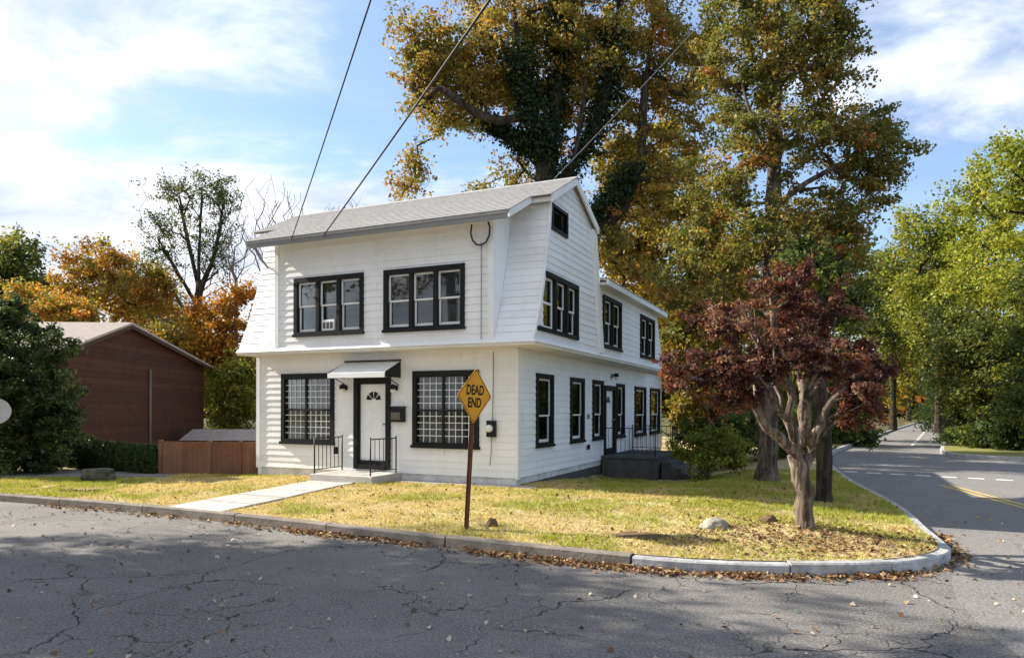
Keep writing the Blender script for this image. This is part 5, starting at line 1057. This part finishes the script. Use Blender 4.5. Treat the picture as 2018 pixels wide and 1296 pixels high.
grn = np.clip(.30 + .22 * np.clip((p[:, 0] + 2) / 4, 0, 1) - .22 * ((p[:, 0] < -4.5) & (p[:, 0] > -9.2)) + nz * 1.25 + .55 * (p[:, 0] < -9.2) * (p[:, 1] < 18.9) + .35 * ((p[:, 0] > 2) & (p[:, 1] > 11.6)), 0, 1)[:, None]
straw = np.array([.62, .51, .22]); green = np.array([.34, .38, .055]); cols = straw * (1 - grn) + green * grn; cols = cols * RNG.uniform(.7, 1.25, (n, 1)); br = RNG.random(n) < .10; cols[br] = np.array([.34, .22, .09]) * RNG.uniform(.7, 1.2, (br.sum(), 1))
tuft = np.array([max(0, mnoise.noise((x * 3.1, y * 3.1, 11))) for x, y in p]); ht = RNG.uniform(.018, .05, n) * (.75 + .6 * grn[:, 0] + 1.7 * tuft); a = RNG.uniform(0, 2 * np.pi, n); wdt = RNG.uniform(.006, .013, n)
v = np.empty((n, 3, 3), np.float32); dx = np.cos(a) * wdt; dy = np.sin(a) * wdt; la = RNG.normal(size=(n, 2)) * ht[:, None] * .75
v[:, 0] = np.stack([p[:, 0] - dx, p[:, 1] - dy, z - .008], 1); v[:, 1] = np.stack([p[:, 0] + dx, p[:, 1] + dy, z - .008], 1); v[:, 2] = np.stack([p[:, 0] + la[:, 0], p[:, 1] + la[:, 1], z + ht], 1)
me = bpy.data.meshes.new('grass'); me.vertices.add(n * 3); me.vertices.foreach_set('co', v.ravel()); me.loops.add(n * 3); me.loops.foreach_set('vertex_index', np.arange(n * 3, dtype=np.int32)); me.polygons.add(n); me.polygons.foreach_set('loop_start', np.arange(0, n * 3, 3, dtype=np.int32)); me.update(calc_edges=True)
ca = me.color_attributes.new('Col', 'FLOAT_COLOR', 'POINT'); c4 = np.ones((n, 3, 4), np.float32); c4[:, :, :3] = cols[:, None, :]; ca.data.foreach_set('color', c4.ravel()); me.materials.append(MATS['grass'])
go = bpy.data.objects.new('grass', me); C.objects.link(go); tag(go, 'short straw-yellow and green lawn grass around the house', 'grass', kind='stuff')
LIT = [((.26, .15, .075), 4), ((.18, .095, .045), 4), ((.36, .26, .15), 3), ((.12, .065, .035), 3), ((.40, .30, .12), 1)]
# drift of leaves along the gutter
KF = np.array([tuple(q_) for q_ in dens([tuple(q_) for q_ in KP if -10 < q_.x < 7 and q_.y < 16], .05)]); n = 3300
wgt = np.array([.25 + max(0, mnoise.noise((x * .8, y * .8, 5)) * 1.8 + .5) + (.9 if -.5 < x < 2.2 else 0) for x, y in KF]) * np.array([1.0 if x > -4 else .35 for x, y in KF]); wgt /= wgt.sum()
i = RNG.choice(len(KF) - 1, n, p=wgt[:-1] / wgt[:-1].sum()); tg = KF[i + 1] - KF[i]; tg /= np.linalg.norm(tg, axis=1, keepdims=True) + 1e-9; out_ = np.stack([tg[:, 1], -tg[:, 0]], 1)
off = .02 + np.abs(RNG.normal(size=n)) * .13; P = np.concatenate([KF[i] + out_ * off[:, None] + RNG.normal(size=(n, 2)) * .02, (.012 + .05 * RNG.random(n) * np.exp(-off / .12))[:, None]], 1)
# scattered over the road and the lawn
n2 = 1000; P2 = np.stack([RNG.uniform(-10, 9, n2), RNG.uniform(4.5, 15, n2), np.full(n2, .014)], 1); P2 = P2[~inside(LBA, P2[:, :2])]
kk = np.array([kdist(x, y) for x, y, _ in P2]); P2 = P2[kk > .22]
p3 = scatter(1300, -10, 8, 9, 18, 0); P3 = np.concatenate([p3, (hgt(p3) + .03)[:, None]], 1)
p4 = np.stack([RNG.normal(4.4, 1.1, 1500), RNG.normal(10.2, .6, 1500)], 1); p4 = p4[inside(LBA, p4)]; P4 = np.concatenate([p4, (hgt(p4) + .02)[:, None]], 1)
for nm, PP, sz, lab in (('gutter_leaves', P, .06, 'drift of fallen brown leaves along the kerb'), ('road_leaves', P2, .058, 'fallen leaves scattered over the asphalt'), ('lawn_leaves', np.concatenate([P3, P4]), .06, 'fallen leaves scattered over the lawn')):
    Nn = RNG.normal(size=(len(PP), 3)) * .45 + [0, 0, 1]; Nn /= np.linalg.norm(Nn, axis=1, keepdims=True)
    o = leaves_mesh(nm, PP.astype(float), Nn, sz, pick_cols(len(PP), LIT if nm != 'road_leaves' else LIT + [((.46, .40, .31), 9), ((.34, .29, .22), 9)], .3), 'litter', None, .8, .5); tag(o, lab, 'leaves', kind='stuff')
print('built', len(bpy.data.objects))
